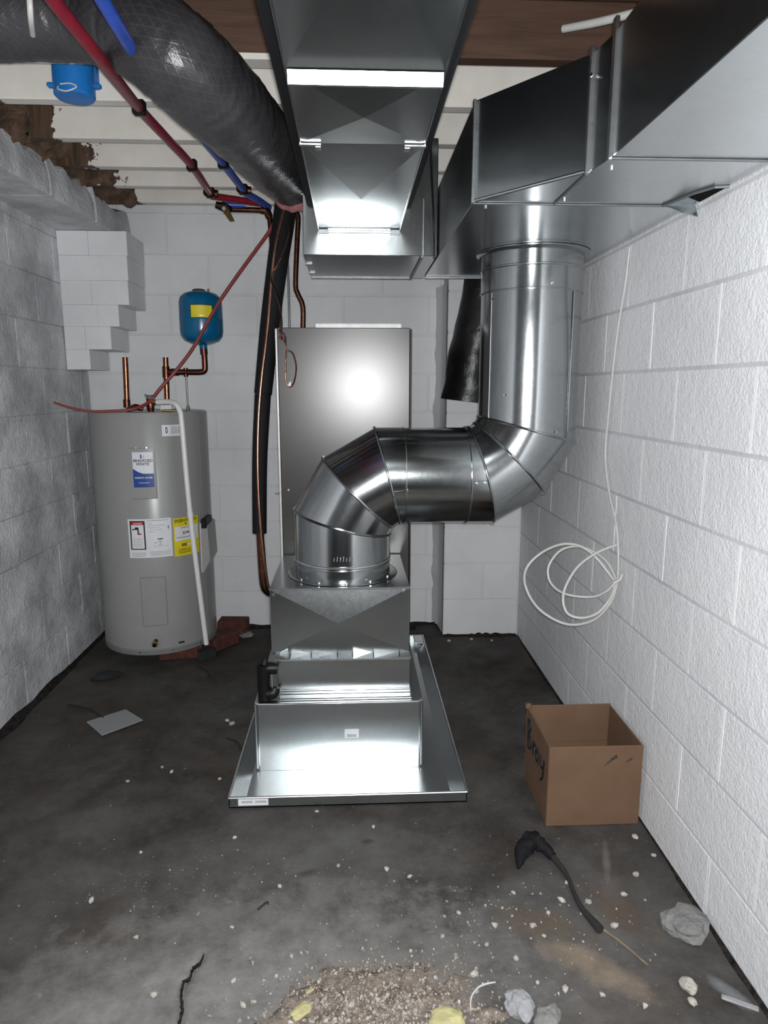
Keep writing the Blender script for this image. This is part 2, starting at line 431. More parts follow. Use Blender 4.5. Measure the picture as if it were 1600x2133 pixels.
def pymesh(name, vs, fs, smooth=None):
    me = bpy.data.meshes.new(name)
    me.from_pydata([tuple(v) for v in vs], [], fs)
    me.update()
    bm = bmesh.new()
    bm.from_mesh(me)
    bmesh.ops.recalc_face_normals(bm, faces=bm.faces)
    bm.to_mesh(me)
    bm.free()
    shade(me, smooth)
    return me


def add_mesh(name, vs, fs, mat, parent=None, smooth=None):
    return link(name, pymesh(name, vs, fs, smooth), mat, parent)


def bm_box(bm, x0, x1, y0, y1, z0, z1):
    v = [bm.verts.new(p) for p in ((x0, y0, z0), (x1, y0, z0), (x1, y1, z0), (x0, y1, z0), (x0, y0, z1), (x1, y0, z1), (x1, y1, z1), (x0, y1, z1))]
    for f in ((0, 3, 2, 1), (4, 5, 6, 7), (0, 1, 5, 4), (1, 2, 6, 5), (2, 3, 7, 6), (3, 0, 4, 7)):
        bm.faces.new([v[i] for i in f])


def box_mesh(name, x0, x1, y0, y1, z0, z1, bev=0.0, segs=1):
    bm = bmesh.new()
    bm_box(bm, x0, x1, y0, y1, z0, z1)
    if bev:
        bmesh.ops.bevel(bm, geom=bm.edges[:], offset=bev, segments=segs, affect='EDGES', profile=0.5)
    me = bpy.data.meshes.new(name)
    bm.to_mesh(me)
    bm.free()
    if bev:
        shade(me, 40 if segs > 1 else 30)
    return me


def box(name, x0, x1, y0, y1, z0, z1, mat, parent=None, bev=0.0, segs=1):
    return link(name, box_mesh(name, x0, x1, y0, y1, z0, z1, bev, segs), mat, parent)


def prism(name, poly, z0, z1, mat, parent=None, bev=0.0):
    bm = bmesh.new()
    a = [bm.verts.new((x, y, z0)) for x, y in poly]
    b = [bm.verts.new((x, y, z1)) for x, y in poly]
    bm.faces.new(a)
    bm.faces.new(b)
    n = len(poly)
    for i in range(n):
        bm.faces.new((a[i], a[(i + 1) % n], b[(i + 1) % n], b[i]))
    bmesh.ops.recalc_face_normals(bm, faces=bm.faces)
    if bev:
        bmesh.ops.bevel(bm, geom=bm.edges[:], offset=bev, segments=1, affect='EDGES')
    me = bpy.data.meshes.new(name)
    bm.to_mesh(me)
    bm.free()
    return link(name, me, mat, parent)


def catmull(pts, n):
    P = [Vector(p) for p in pts]
    P = [P[0] * 2 - P[1]] + P + [P[-1] * 2 - P[-2]]
    out = []
    for i in range(1, len(P) - 2):
        for k in range(n):
            t = k / n
            a, b, c, d = P[i - 1], P[i], P[i + 1], P[i + 2]
            out.append(0.5 * ((2 * b) + (c - a) * t + (2 * a - 5 * b + 4 * c - d) * t * t + (3 * b - a - 3 * c + d) * t ** 3))
    out.append(P[-2].copy())
    return out


def interp(vals, n_out):
    xs = np.linspace(0, 1, len(vals))
    return list(np.interp(np.linspace(0, 1, n_out), xs, vals))


def tube_data(pts, rad, segs=12, sub=6, wob=None, caps=True):
    c = catmull(pts, sub) if sub > 1 else [Vector(p) for p in pts]
    n = len(c)
    rs = interp(rad, n) if isinstance(rad, (list, tuple)) else [rad] * n
    vs, fs = [], []
    t0 = (c[1] - c[0]).normalized()
    up = Vector((0, 0, 1)) if abs(t0.z) < 0.9 else Vector((0, 1, 0))
    u = t0.cross(up).normalized()
    for i in range(n):
        t = (c[min(i + 1, n - 1)] - c[max(i - 1, 0)]).normalized()
        u = (u - t * u.dot(t)).normalized()
        w = t.cross(u)
        for k in range(segs):
            a = 2 * PI * k / segs
            r = rs[i] * (wob(i, a) if wob else 1.0)
            vs.append(c[i] + u * math.cos(a) * r + w * math.sin(a) * r)
    for i in range(n - 1):
        for k in range(segs):
            k2 = (k + 1) % segs
            fs.append((i * segs + k, i * segs + k2, (i + 1) * segs + k2, (i + 1) * segs + k))
    if caps:
        fs.append(tuple(range(segs - 1, -1, -1)))
        fs.append(tuple((n - 1) * segs + k for k in range(segs)))
    return vs, fs


def tube_uv(me, segs, du, circ):
    uv = me.uv_layers.new(name='wrap')
    for poly in me.polygons:
        ks = [me.loops[l].vertex_index % segs for l in poly.loop_indices]
        wrap = 0 in ks and segs - 1 in ks
        for l, k in zip(poly.loop_indices, ks):
            i = me.loops[l].vertex_index // segs
            uv.data[l].uv = (i * du, (segs if wrap and k == 0 else k) / segs * circ)


def tube(name, pts, rad, mat, parent=None, segs=12, sub=6, wob=None, caps=True):
    vs, fs = tube_data(pts, rad, segs, sub, wob, caps)
    return add_mesh(name, vs, fs, mat, parent, 45)


def lathe(name, prof, loc, mat, parent=None, segs=40, smooth=35):
    vs, fs = [], []
    n = len(prof)
    for r, z in prof:
        for k in range(segs):
            a = 2 * PI * k / segs
            vs.append((loc[0] + r * math.cos(a), loc[1] + r * math.sin(a), loc[2] + z))
    for i in range(n - 1):
        for k in range(segs):
            k2 = (k + 1) % segs
            fs.append((i * segs + k, i * segs + k2, (i + 1) * segs + k2, (i + 1) * segs + k))
    if prof[0][0] > 1e-5:
        fs.append(tuple(range(segs)))
    if prof[-1][0] > 1e-5:
        fs.append(tuple((n - 1) * segs + k for k in range(segs)))
    return add_mesh(name, vs, fs, mat, parent, smooth)


def thing(name, label, cat, loc=(0, 0, 0), group=None):
    o = bpy.data.objects.new(name, None)
    o.empty_display_size = 0.05
    COL.objects.link(o)
    o.location = loc
    return tag(o, label, cat, group)


def tag(o, label, cat, group=None, kind=None):
    o['label'] = label
    o['category'] = cat
    if group:
        o['group'] = group
    if kind:
        o['kind'] = kind
    return o


def structure(o, label=None):
    o['kind'] = 'structure'
    if label:
        o['label'] = label
    return o


def rock_mesh(name, r, sx=1, sy=1, sz=1, rough=0.35, sub=2, seed=0):
    bm = bmesh.new()
    bmesh.ops.create_icosphere(bm, subdivisions=sub, radius=1)
    off = Vector((seed * 3.7, seed * 1.3, seed * 7.1))
    for v in bm.verts:
        k = 1 + rough * noise.noise(v.co * 1.3 + off) + rough * 0.4 * noise.noise(v.co * 3.5 + off)
        v.co = Vector((v.co.x * sx, v.co.y * sy, v.co.z * sz)) * k * r
    zmin = min(v.co.z for v in bm.verts)
    for v in bm.verts:
        v.co.z = max(v.co.z, zmin * 0.6) - zmin * 0.6
    me = bpy.data.meshes.new(name)
    bm.to_mesh(me)
    bm.free()
    return me


def text_2d(s, size, shear=0.0, bold=0.02):
    cu = bpy.data.curves.new('text', 'FONT')
    cu.body = s
    cu.size = size
    cu.align_x = 'CENTER'
    cu.align_y = 'CENTER'
    cu.shear = shear
    cu.resolution_u = 2
    cu.offset = size * bold
    o = bpy.data.objects.new('text', cu)
    COL.objects.link(o)
    bpy.context.view_layer.update()
    dg = bpy.context.evaluated_depsgraph_get()
    me = o.evaluated_get(dg).to_mesh()
    vs = [tuple(v.co) for v in me.vertices]
    fs = [tuple(p.vertices) for p in me.polygons]
    o.evaluated_get(dg).to_mesh_clear()
    bpy.data.objects.remove(o, do_unlink=True)
    bpy.data.curves.remove(cu)
    return vs, fs


# ================================================================== THE SETTING
ROOM_Y0, ROOM_Y1 = -1.3, 3.51
XL, XR = -1.325, 0.85
JOIST_Z = 2.11

# ---- floor: a relief grid with a crack cut into it
def make_floor():
    nx, ny = 300, 560
    xs = np.linspace(XL - 0.12, XR + 0.1, nx)
    ys = np.linspace(ROOM_Y0, ROOM_Y1 + 0.1, ny)
    X, Y = np.meshgrid(xs, ys)
    rng = np.random.default_rng(3)
    Z = np.zeros_like(X)
    for f_, a_ in ((3, 0.0016), (9, 0.0009), (27, 0.0005)):
        for _ in range(10):
            th, ph = rng.uniform(0, 2 * PI), rng.uniform(0, 2 * PI)
            Z += a_ * 0.35 * np.sin(f_ * (X * math.cos(th) + Y * math.sin(th)) * rng.uniform(.7, 1.4) + ph)
    cr = PATHS['crack']
    d = np.full_like(X, 9.0)
    for (x0, y0, _), (x1, y1, _) in zip(cr[:-1], cr[1:]):
        t = np.clip(((X - x0) * (x1 - x0) + (Y - y0) * (y1 - y0)) / ((x1 - x0) ** 2 + (y1 - y0) ** 2), 0, 1)
        d = np.minimum(d, np.hypot(X - x0 - t * (x1 - x0), Y - y0 - t * (y1 - y0)))
    Z -= 0.012 * np.clip(1 - d / 0.009, 0, 1)
    Z -= 0.002
    me = bpy.data.meshes.new('floor')
    co = np.stack([X, Y, Z], -1).reshape(-1, 3)
    idx = np.arange(nx * ny).reshape(ny, nx)
    fa = np.stack([idx[:-1, :-1], idx[:-1, 1:], idx[1:, 1:], idx[1:, :-1]], -1).reshape(-1, 4)
    me.vertices.add(len(co))
    me.vertices.foreach_set('co', co.ravel())
    me.loops.add(fa.size)
    me.loops.foreach_set('vertex_index', fa.ravel())
    me.polygons.add(len(fa))
    me.polygons.foreach_set('loop_start', np.arange(0, fa.size, 4))
    me.polygons.foreach_set('loop_total', np.full(len(fa), 4))
    me.polygons.foreach_set('use_smooth', np.ones(len(fa), bool))
    me.update()
    me.validate()
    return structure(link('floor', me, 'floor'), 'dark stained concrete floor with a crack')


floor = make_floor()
# dark fill laid in the crack, uneven in width
cp = catmull([(x, y, 0) for x, y, _ in PATHS['crack']], 10)
vs, fs = [], []
for i, q in enumerate(cp):
    w_ = 0.0008 + 0.0032 * min(1, i / 40) * (0.55 + 0.9 * abs(noise.noise(Vector((i * 0.23, 2.0, 0))))) 
    jx = 0.003 * noise.noise(Vector((i * 0.4, 7.0, 0)))
    vs += [(q.x + jx - w_, q.y, -0.0002), (q.x + jx + w_, q.y, -0.0002), (q.x + jx, q.y, -0.012)]
for i in range(len(cp) - 1):
    a = i * 3
    fs += [(a, a + 1, a + 4, a + 3), (a + 1, a + 2, a + 5, a + 4), (a + 2, a, a + 3, a + 5)]
add_mesh('crack', vs, fs, 'dirt_dark', floor)


_cache = {}


def block(name, dims, loc, mat, parent, bev=0.004):
    """one masonry unit; alike units share a mesh. dims = full extents, loc = centre"""
    key = (name, tuple(round(d, 3) for d in dims), mat)
    if key not in _cache:
        a, b_, c = (d / 2 for d in dims)
        me = box_mesh(name, -a, a, -b_, b_, -c, c, bev)
        me.materials.append(M[mat])
        _cache[key] = me
    o = bpy.data.objects.new(name, _cache[key])
    COL.objects.link(o)
    o.parent = parent
    o.location = loc
    return o


# ---- right wall: courses 0.193 high, blocks 0.355 long, flush light vertical joints
def right_wall():
    bm = bmesh.new()
    bj = bmesh.new()
    bm_box(bm, XR + 0.0013, XR + 0.14, ROOM_Y0, ROOM_Y1, -0.02, 2.33)
    L, H_ = 0.355, 0.193
    jobs = []
    for n in range(0, 13):
        z0, z1 = n * H_ - 0.030, (n + 1) * H_ - 0.030
        z0, z1 = max(z0, 0.0), min(z1, 2.32)
        if z1 - z0 < 0.03:
            continue
        y = (1.58 if n % 2 else 1.405) - 9 * L
        while y < ROOM_Y1:
            a, b_ = max(y, ROOM_Y0), min(y + L, 3.50)
            if b_ - a > 0.03:
                jobs.append((a, b_, z0, z1))
                if a > ROOM_Y0:
                    bm_box(bj, XR - 0.0004, XR + 0.02, a - 0.0045, a + 0.0045, z0 + 0.005, z1 - 0.005)
            y += L
    me = bpy.data.meshes.new('wall_right')
    bm.to_mesh(me)
    bm.free()
    w = structure(link('wall_right', me, 'mortar_right'), 'bright white painted concrete block wall')
    me = bpy.data.meshes.new('mortar_joint')
    bj.to_mesh(me)
    bj.free()
    jo = link('mortar_joint', me, 'bead_right', w)
    jo['kind'] = 'stuff'
    for a, b_, z0, z1 in jobs:
        g = 0.0045
        block('block', (0.03, b_ - a - 2 * g, z1 - z0 - 0.0095), (XR + 0.015 + random.uniform(-.0008, .0008), (a + b_) / 2, (z0 + z1) / 2), 'block_right', w, 0.0008)
    return w


wall_right = right_wall()


# ---- back wall, and the nearer pier at its right end
def back_wall():
    bm = bmesh.new()
    bm_box(bm, XL - 0.1, 0.80, 3.515, 3.65, -0.02, 2.33)
    bm_box(bm, 0.462, XR + 0.02, 3.326, 3.65, 0.0, 2.33)
    me = bpy.data.meshes.new('wall_back')
    bm.to_mesh(me)
    bm.free()
    w = structure(link('wall_back', me, 'mortar_back'), 'grey white painted block wall behind the heater')
    Hc = 0.1918
    for n in range(0, 12):
        z0, z1 = n * Hc + 0.003, (n + 1) * Hc + 0.003
        z1 = min(z1, 2.32)
        if z1 - z0 < 0.03:
            continue
        x = (-0.903 if n % 2 == 0 else -0.707) - 0.43 * 2
        while x < 0.455:
            a, b_ = max(x, XL - 0.05), min(x + 0.43, 0.452)
            if b_ - a > 0.03:
                block('block', (b_ - a - 0.006, 0.03, z1 - z0 - 0.006), ((a + b_) / 2, 3.525 + random.uniform(-.001, .001), (z0 + z1) / 2), 'block_back', w, 0.003)
            x += 0.43
        cut = 0.66 if n % 2 else None
        spans = [(0.456, cut), (cut, XR - 0.002)] if cut else [(0.456, XR - 0.002)]
        for a, b_ in spans:
            block('block', (b_ - a - 0.006, 0.03, z1 - z0 - 0.006), ((a + b_) / 2, 3.335 + random.uniform(-.001, .001), (z0 + z1) / 2), 'block_back', w, 0.003)
    # trowelled render smeared up the pier's corner
    vs, fs = [], []
    rows = 60
    for i in range(rows):
        z = 0.02 + 1.75 * i / (rows - 1)
        wd = 0.03 + 0.022 * noise.noise(Vector((0, 0, z * 4))) + 0.012 * noise.noise(Vector((3, 0, z * 15)))
        wd = max(0.008, wd)
        vs += [(0.452, 3.322, z), (0.452 - 0.004, 3.40, z), (0.452 - 0.35 * wd, 3.475, z), (0.452 - wd, 3.5085, z), (0.452 - wd, 3.512, z)]
    for i in range(rows - 1):
        for k in range(4):
            fs.append((i * 5 + k, i * 5 + k + 1, (i + 1) * 5 + k + 1, (i + 1) * 5 + k))
    add_mesh('render_fillet', vs, fs, 'corbel', w, 60)
    return w


wall_back = back_wall()


# ---- left wall with the projecting ledge course above and the stepped corbel in the corner
def left_wall():
    bm = bmesh.new()
    bm_box(bm, XL - 0.15, XL - 0.006, ROOM_Y0, ROOM_Y1 + 0.02, -0.02, 2.33)
    me = bpy.data.meshes.new('wall_left')
    bm.to_mesh(me)
    bm.free()
    w = structure(link('wall_left', me, 'mortar_left'), 'rough grey painted block wall under a ledge')
    Hc = 0.1925
    for n in range(0, 11):
        z0, z1 = n * Hc + 0.009, (n + 1) * Hc + 0.009
        z1 = min(z1, 1.975)
        if z1 - z0 < 0.03:
            continue
        y = (1.60 if n % 2 else 1.40) - 0.40 * 8
        while y < ROOM_Y1:
            a, b_ = max(y, ROOM_Y0), min(y + 0.40, 3.50)
            if b_ - a > 0.03:
                block('block', (0.03, b_ - a - 0.0025, z1 - z0 - 0.0025), (XL - 0.0135 + random.uniform(-.0025, .0025), (a + b_) / 2, (z0 + z1) / 2), 'block_left', w, 0.0022)
            y += 0.40
    # ledge course: long units, ragged along the top edge
    def edge_x(y):
        return -1.085 + (y - 3.2) * 0.045
    y = 3.495
    k = 0
    while y > ROOM_Y0 + 0.05:
        y0 = max(y - 0.40, ROOM_Y0)
        nseg = 12
        vs, fs = [], []
        for i in range(nseg + 1):
            yy = y0 + 0.003 + (y - y0 - 0.006) * i / nseg
            x = edge_x(yy) + random.uniform(-.004, .004)
            zt = 2.095 + random.uniform(-0.022, 0.016)
            vs += [(XL - 0.02, yy, 1.97), (x, yy, 1.97), (x + 0.004, yy, 1.978), (x + 0.002, yy, 2.04), (x - 0.008, yy, zt), (x - 0.05, yy, zt + 0.01), (XL - 0.02, yy, zt + 0.01)]
        for i in range(nseg):
            for q in range(7):
                q2 = (q + 1) % 7
                fs.append((i * 7 + q, i * 7 + q2, (i + 1) * 7 + q2, (i + 1) * 7 + q))
        fs.append(tuple(range(7)))
        fs.append(tuple(nseg * 7 + q for q in range(7)))
        add_mesh('ledge_block', vs, fs, 'block_left', w, 30)
        y -= 0.40
        k += 1
    # a lower strip of the same ledge, one step in
    # stepped corbel, half-high courses
    steps = [(1.358, 1.449, -1.214), (1.449, 1.552, -1.112), (1.552, 1.648, -1.070), (1.648, 1.754, -1.020), (1.754, 1.862, -1.016), (1.862, 1.968, -1.013)]
    for i, (z0, z1, xr) in enumerate(steps):
        cut = XL + (xr - XL) * (0.45 if i % 2 else 0.62)
        spans = [(XL + 0.003, cut), (cut, xr)] if xr - XL > 0.15 else [(XL + 0.003, xr)]
        for a, b_ in spans:
            block('corbel_brick', (b_ - a - 0.0004, 0.255, z1 - z0 - 0.0004), ((a + b_) / 2, 3.3755 + random.uniform(-.0015, .0015), (z0 + z1) / 2), 'corbel', w, 0.0012)
    return w


wall_left = left_wall()


# ---- ceiling: subfloor boards above, joists below
def ceiling():
    me = box_mesh('ceiling', XL - 0.15, XR + 0.14, ROOM_Y0, ROOM_Y1 + 0.1, 2.315, 2.34)
    c = structure(link('ceiling', me, 'subfloor'), 'wooden subfloor over the ceiling joists')
    painted = [2.21, 2.525, 2.82, 3.07, 3.33]
    bare = [1.93, 1.615, 1.30, 1.0, 0.70, 0.40, 0.10, -0.20, -0.50, -0.80, -1.1]
    for y in painted:
        box('joist', XL - 0.14, XR + 0.12, y, y + 0.045, JOIST_Z, 2.314, 'joist', c, 0.003)
    for y in bare:
        box('joist', XL - 0.14, XR + 0.12, y, y + 0.045, JOIST_Z + 0.012, 2.314, 'joist_bare', c, 0.003)
    # cream painted batten nailed under the first bare joist
    box('batten', XL - 0.13, 0.0, 1.926, 1.979, JOIST_Z - 0.004, JOIST_Z + 0.0115, 'joist', c, 0.002)
    # bridging board between the last joists
    box('blocking_board', -1.03, -0.92, 3.10, 3.112, JOIST_Z + 0.03, 2.29, 'steel_grey', c, 0.002)
    return c


ceil = ceiling()

# dirt gathered along the foot of the left wall
def wall_dirt(name, pts, w, label, seed, hk=0.5):
    vs, fs = [], []
    n = 70
    P = catmull(pts, 12)
    prof = 5
    for i in range(len(P)):
        p = P[i]
        ww = w * (0.6 + 0.8 * abs(noise.noise(Vector((i * 0.35, seed, 0)))))
        for k in range(prof):
            t = k / (prof - 1)
            h = hk * (0.03 * (1 - t) ** 1.5 + 0.006 * noise.noise(Vector((i * .5, k * 1.1, seed)))) * (0.5 + abs(noise.noise(Vector((i * 0.2, 5, seed)))))
            vs.append((p.x + ww * t * pts_dir[0], p.y + ww * t * pts_dir[1], max(-0.006, h - 0.004 * t)))
    for i in range(len(P) - 1):
        for k in range(prof - 1):
            fs.append((i * prof + k, i * prof + k + 1, (i + 1) * prof + k + 1, (i + 1) * prof + k))
    o = add_mesh(name, vs, fs, 'dirt_dark', None, 60)
    return tag(o, label, 'dirt', kind='stuff')


pts_dir = (1, 0)
wall_dirt('dirt_line', [(XL, 0.2, 0), (XL, 1.2, 0), (XL, 2.2, 0), (XL, 3.0, 0), (XL, 3.49, 0)], 0.045, 'black crumbly dirt along the foot of the left wall', 1.0, 0.8)
pts_dir = (0, -1)
wall_dirt('dirt_line', [(-0.64, 3.508, 0), (-0.3, 3.508, 0), (0.1, 3.508, 0), (0.44, 3.508, 0)], 0.05, 'black dirt along the foot of the back wall', 4.0)
wall_dirt('dirt_line', [(0.46, 3.319, 0), (0.6, 3.319, 0), (0.7, 3.319, 0), (0.84, 3.319, 0)], 0.05, 'black dirt along the foot of the pier by the pipe', 7.0)
pts_dir = (-1, 0)
wall_dirt('dirt_line', [(XR, 0.2, 0), (XR, 1.2, 0), (XR, 2.2, 0), (XR, 3.3, 0)], 0.014, 'dark dirt along the foot of the right wall', 9.0, 0.25)


# ================================================================== SHEET METAL DUCTS
def screw(parent, p, axis, r=0.0045):
    a = Vector(axis).normalized()
    q = Vector(p)
    return tube('screw', [q - a * 0.001, q + a * r * 0.9], r, 'screw', parent, 6, 1)


def crossed_panel(name, corners, apex, mat, parent, thick_dir):
    """sheet broken corner to corner: four triangles to a raised centre, with a back"""
    vs = [Vector(c) for c in corners] + [Vector(apex)]
    t = Vector(thick_dir)
    vs += [v + t for v in vs[:4]]
    fs = [(0, 1, 4), (1, 2, 4), (2, 3, 4), (3, 0, 4), (5, 8, 7, 6), (0, 5, 6, 1), (1, 6, 7, 2), (2, 7, 8, 3), (3, 8, 5, 0)]
    return add_mesh(name, vs, fs, mat, parent)


# ---- supply trunk down the middle of the ceiling and the end box it runs into
def supply_trunk():
    t = thing('supply_trunk', 'galvanised supply trunk duct hung under the middle of the ceiling', 'duct', (0.03, 1.0, 1.80))
    x0, x1, zb, zt = -0.110, 0.163, 1.800, 2.06
    secs = [(1.605, 2.41), (1.262, 1.60), (0.45, 1.258), (-0.75, 0.445)]
    for a, b_ in secs:
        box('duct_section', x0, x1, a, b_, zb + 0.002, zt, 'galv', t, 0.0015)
        crossed_panel('bottom_panel', [(x0, a, zb), (x1, a, zb), (x1, b_, zb), (x0, b_, zb)], ((x0 + x1) / 2, (a + b_) / 2, zb - 0.009), 'galv', t, (0, 0, 0.0015))
    for y in (1.26, 0.447):
        pr = [(y - 0.010, zb - 0.002), (y - 0.0015, zb - 0.0215), (y + 0.006, zb - 0.0215), (y + 0.008, zb - 0.002)]
        vs = [(x0 + 0.004, a, b_) for a, b_ in pr] + [(x1 - 0.004, a, b_) for a, b_ in pr]
        add_mesh('drive_cleat', vs, [(0, 1, 2, 3), (4, 7, 6, 5), (0, 4, 5, 1), (1, 5, 6, 2), (2, 6, 7, 3), (3, 7, 4, 0)], 'galv_pan', t)
    for x, s in ((x0, 1), (x1, -1)):
        xa, xb = sorted((x - s * 0.003, x + s * 0.045))
        box('corner_clip', xa, xb, 1.594, 1.604, zb - 0.006, zb - 0.002, 'galv_pan', t, 0.0005)
        xa, xb = sorted((x + s * 0.032, x + s * 0.044))
        box('corner_clip', xa, xb, 1.604, 1.626, zb - 0.0075, zb - 0.003, 'galv_pan', t, 0.0005)
        xa, xb = sorted((x - s * 0.001, x + s * 0.0015))
        box('edge_hem', xa, xb, 0.46, 2.40, zb - 0.003, zb + 0.012, 'galv', t)
        xa, xb = sorted((x, x + s * 0.032))
        box('corner_clip', xa, xb, 2.393, 2.4085, zb - 0.018, zb - 0.003, 'steel_grey', t, 0.001)
    box('drive_cleat', x0 + 0.03, x1 - 0.03, 2.392, 2.409, zb - 0.016, zb - 0.006, 'galv_bright', t, 0.002)
    # black duct wrap over the sides and top
    for xa, xb in ((x0 - 0.038, x0 - 0.003), (x1 + 0.003, x1 + 0.040)):
        box('duct_wrap', xa, xb, -0.75, 2.405, 1.868, 2.085, 'black_foam', t, 0.006)
    # end box
    ex0, ex1, y0, y1, z0, z1 = -0.163, 0.292, 2.41, 2.88, 1.717, 2.09
    box('end_box', ex0, ex1, y0, y1, z0, z1, 'galv', t, 0.002)
    box('standing_seam', 0.240, 0.2455, y0 - 0.010, y0 - 0.001, z0, 1.90, 'galv_bright', t, 0.001)
    box('standing_seam', 0.236, 0.2455, y0, y1, z0 - 0.006, z0 - 0.0005, 'steel_grey', t, 0.001)
    box('edge_hem', ex0 - 0.002, 0.236, y1 - 0.01, y1 + 0.003, z0 - 0.004, z0 - 0.0005, 'steel_grey', t, 0.0005)
    for i in range(2):
        box('corner_clip', ex0 - 0.004, ex0 + 0.02, 2.56 + i * 0.19, 2.567 + i * 0.19, z0 - 0.004, z0 - 0.0005, 'steel_grey', t)
    # round take-off for the flexible duct
    tube('take_off_collar', [(-0.155, 2.56, 1.985), (-0.20, 2.545, 1.988), (-0.225, 2.535, 1.989)], 0.078, 'galv_bright', t, 32, 1)
    return t


supply_trunk()
tag(tube('hanger_rod', PATHS['hanger'], 0.0035, 'black_plastic', None, 8, 4), 'thin black hanger rod between the trunk and the side duct', 'rod')


# ---- side duct along the right wall: plenum over the round pipe, angled piece, trunk to the front
def side_duct():
    t = thing('side_duct', 'galvanised return duct against the right wall above the round pipe', 'duct', (0.6, 1.8, 1.717))
    z0, z1 = 1.717, 1.945
    xr = XR - 0.004
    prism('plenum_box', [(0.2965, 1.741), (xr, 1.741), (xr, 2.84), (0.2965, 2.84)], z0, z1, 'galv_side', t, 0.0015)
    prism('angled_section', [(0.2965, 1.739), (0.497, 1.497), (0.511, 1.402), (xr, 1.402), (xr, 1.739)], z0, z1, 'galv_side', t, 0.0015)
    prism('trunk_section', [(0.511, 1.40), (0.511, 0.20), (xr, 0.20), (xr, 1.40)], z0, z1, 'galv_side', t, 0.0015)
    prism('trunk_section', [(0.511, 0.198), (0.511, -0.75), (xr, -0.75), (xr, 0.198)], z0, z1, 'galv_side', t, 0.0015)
    # seams underneath and up the sides
    box('cross_seam', 0.2965, xr, 1.734, 1.742, z0 - 0.004, z0 - 0.0005, 'steel_grey', t, 0.001)
    box('cross_seam', 0.511, xr, 1.397, 1.405, z0 - 0.004, z0 - 0.0005, 'steel_grey', t, 0.001)
    box('cross_seam', 0.493, 0.500, 1.50, 1.735, z0 - 0.004, z0 - 0.0005, 'steel_grey', t, 0.001)
    box('standing_seam', 0.2915, 0.2985, 1.728, 1.738, z0 - 0.003, z1, 'galv_bright', t, 0.001)
    box('standing_seam', 0.489, 0.499, 1.488, 1.499, z0 - 0.003, z1 + 0.01, 'galv_bright', t, 0.001)
    box('standing_seam', 0.503, 0.511, 1.396, 1.410, z0 - 0.005, z1 + 0.02, 'galv_bright', t, 0.001)
    box('edge_hem', 0.2965, xr, 2.836, 2.842, z0 - 0.007, z0 - 0.0005, 'steel_grey', t, 0.0005)
    # inner diagonal hem along the foot of the angled face
    d = Vector((0.497 - 0.2965, 1.497 - 1.739, 0)).normalized()
    a, b_ = Vector((0.2965, 1.733, z0 + 0.003)), Vector((0.492, 1.4975, z0 + 0.003))
    tube('edge_hem', [a, b_], 0.0035, 'galv_side', t, 8, 1)
    for p in ((0.335, 1.775), (0.51, 1.70), (0.535, 1.465)):
        screw(t, (p[0], p[1], z0 - 0.001), (0, 0, -1), 0.004)
    screw(t, (0.4925, 1.489, 1.90), (-0.6, -0.6, 0), 0.004)
    # torn corner by the wall: bent flap round a dark cut-out
    prism('cut_opening', [(0.795, 1.66), (0.812, 1.585), (0.843, 1.575), (0.843, 1.70)], z0 - 0.002, z0 - 0.0005, 'dark', t)
    for a, b_ in (((0.768, 1.735), (0.790, 1.625)), ((0.790, 1.625), (0.812, 1.575)), ((0.812, 1.575), (0.843, 1.568))):
        va, vb = Vector((*a, z0 - 0.003)), Vector((*b_, z0 - 0.003))
        tube('bent_flap', [va, vb], 0.0035, 'steel_grey', t, 8, 1)
    add_mesh('bent_flap', [(0.768, 1.735, z0 - 0.001), (0.842, 1.72, z0 - 0.001), (0.842, 1.70, z0 - 0.035), (0.80, 1.69, z0 - 0.028), (0.768, 1.736, z0 + 0.0005), (0.842, 1.7215, z0 + 0.0005), (0.8425, 1.7015, z0 - 0.036), (0.80, 1.6915, z0 - 0.029)],
             [(0, 1, 2, 3), (4, 7, 6, 5), (0, 3, 7, 4), (1, 5, 6, 2), (2, 6, 7, 3), (0, 4, 5, 1)], 'galv_side', t)
    return t


side_duct()


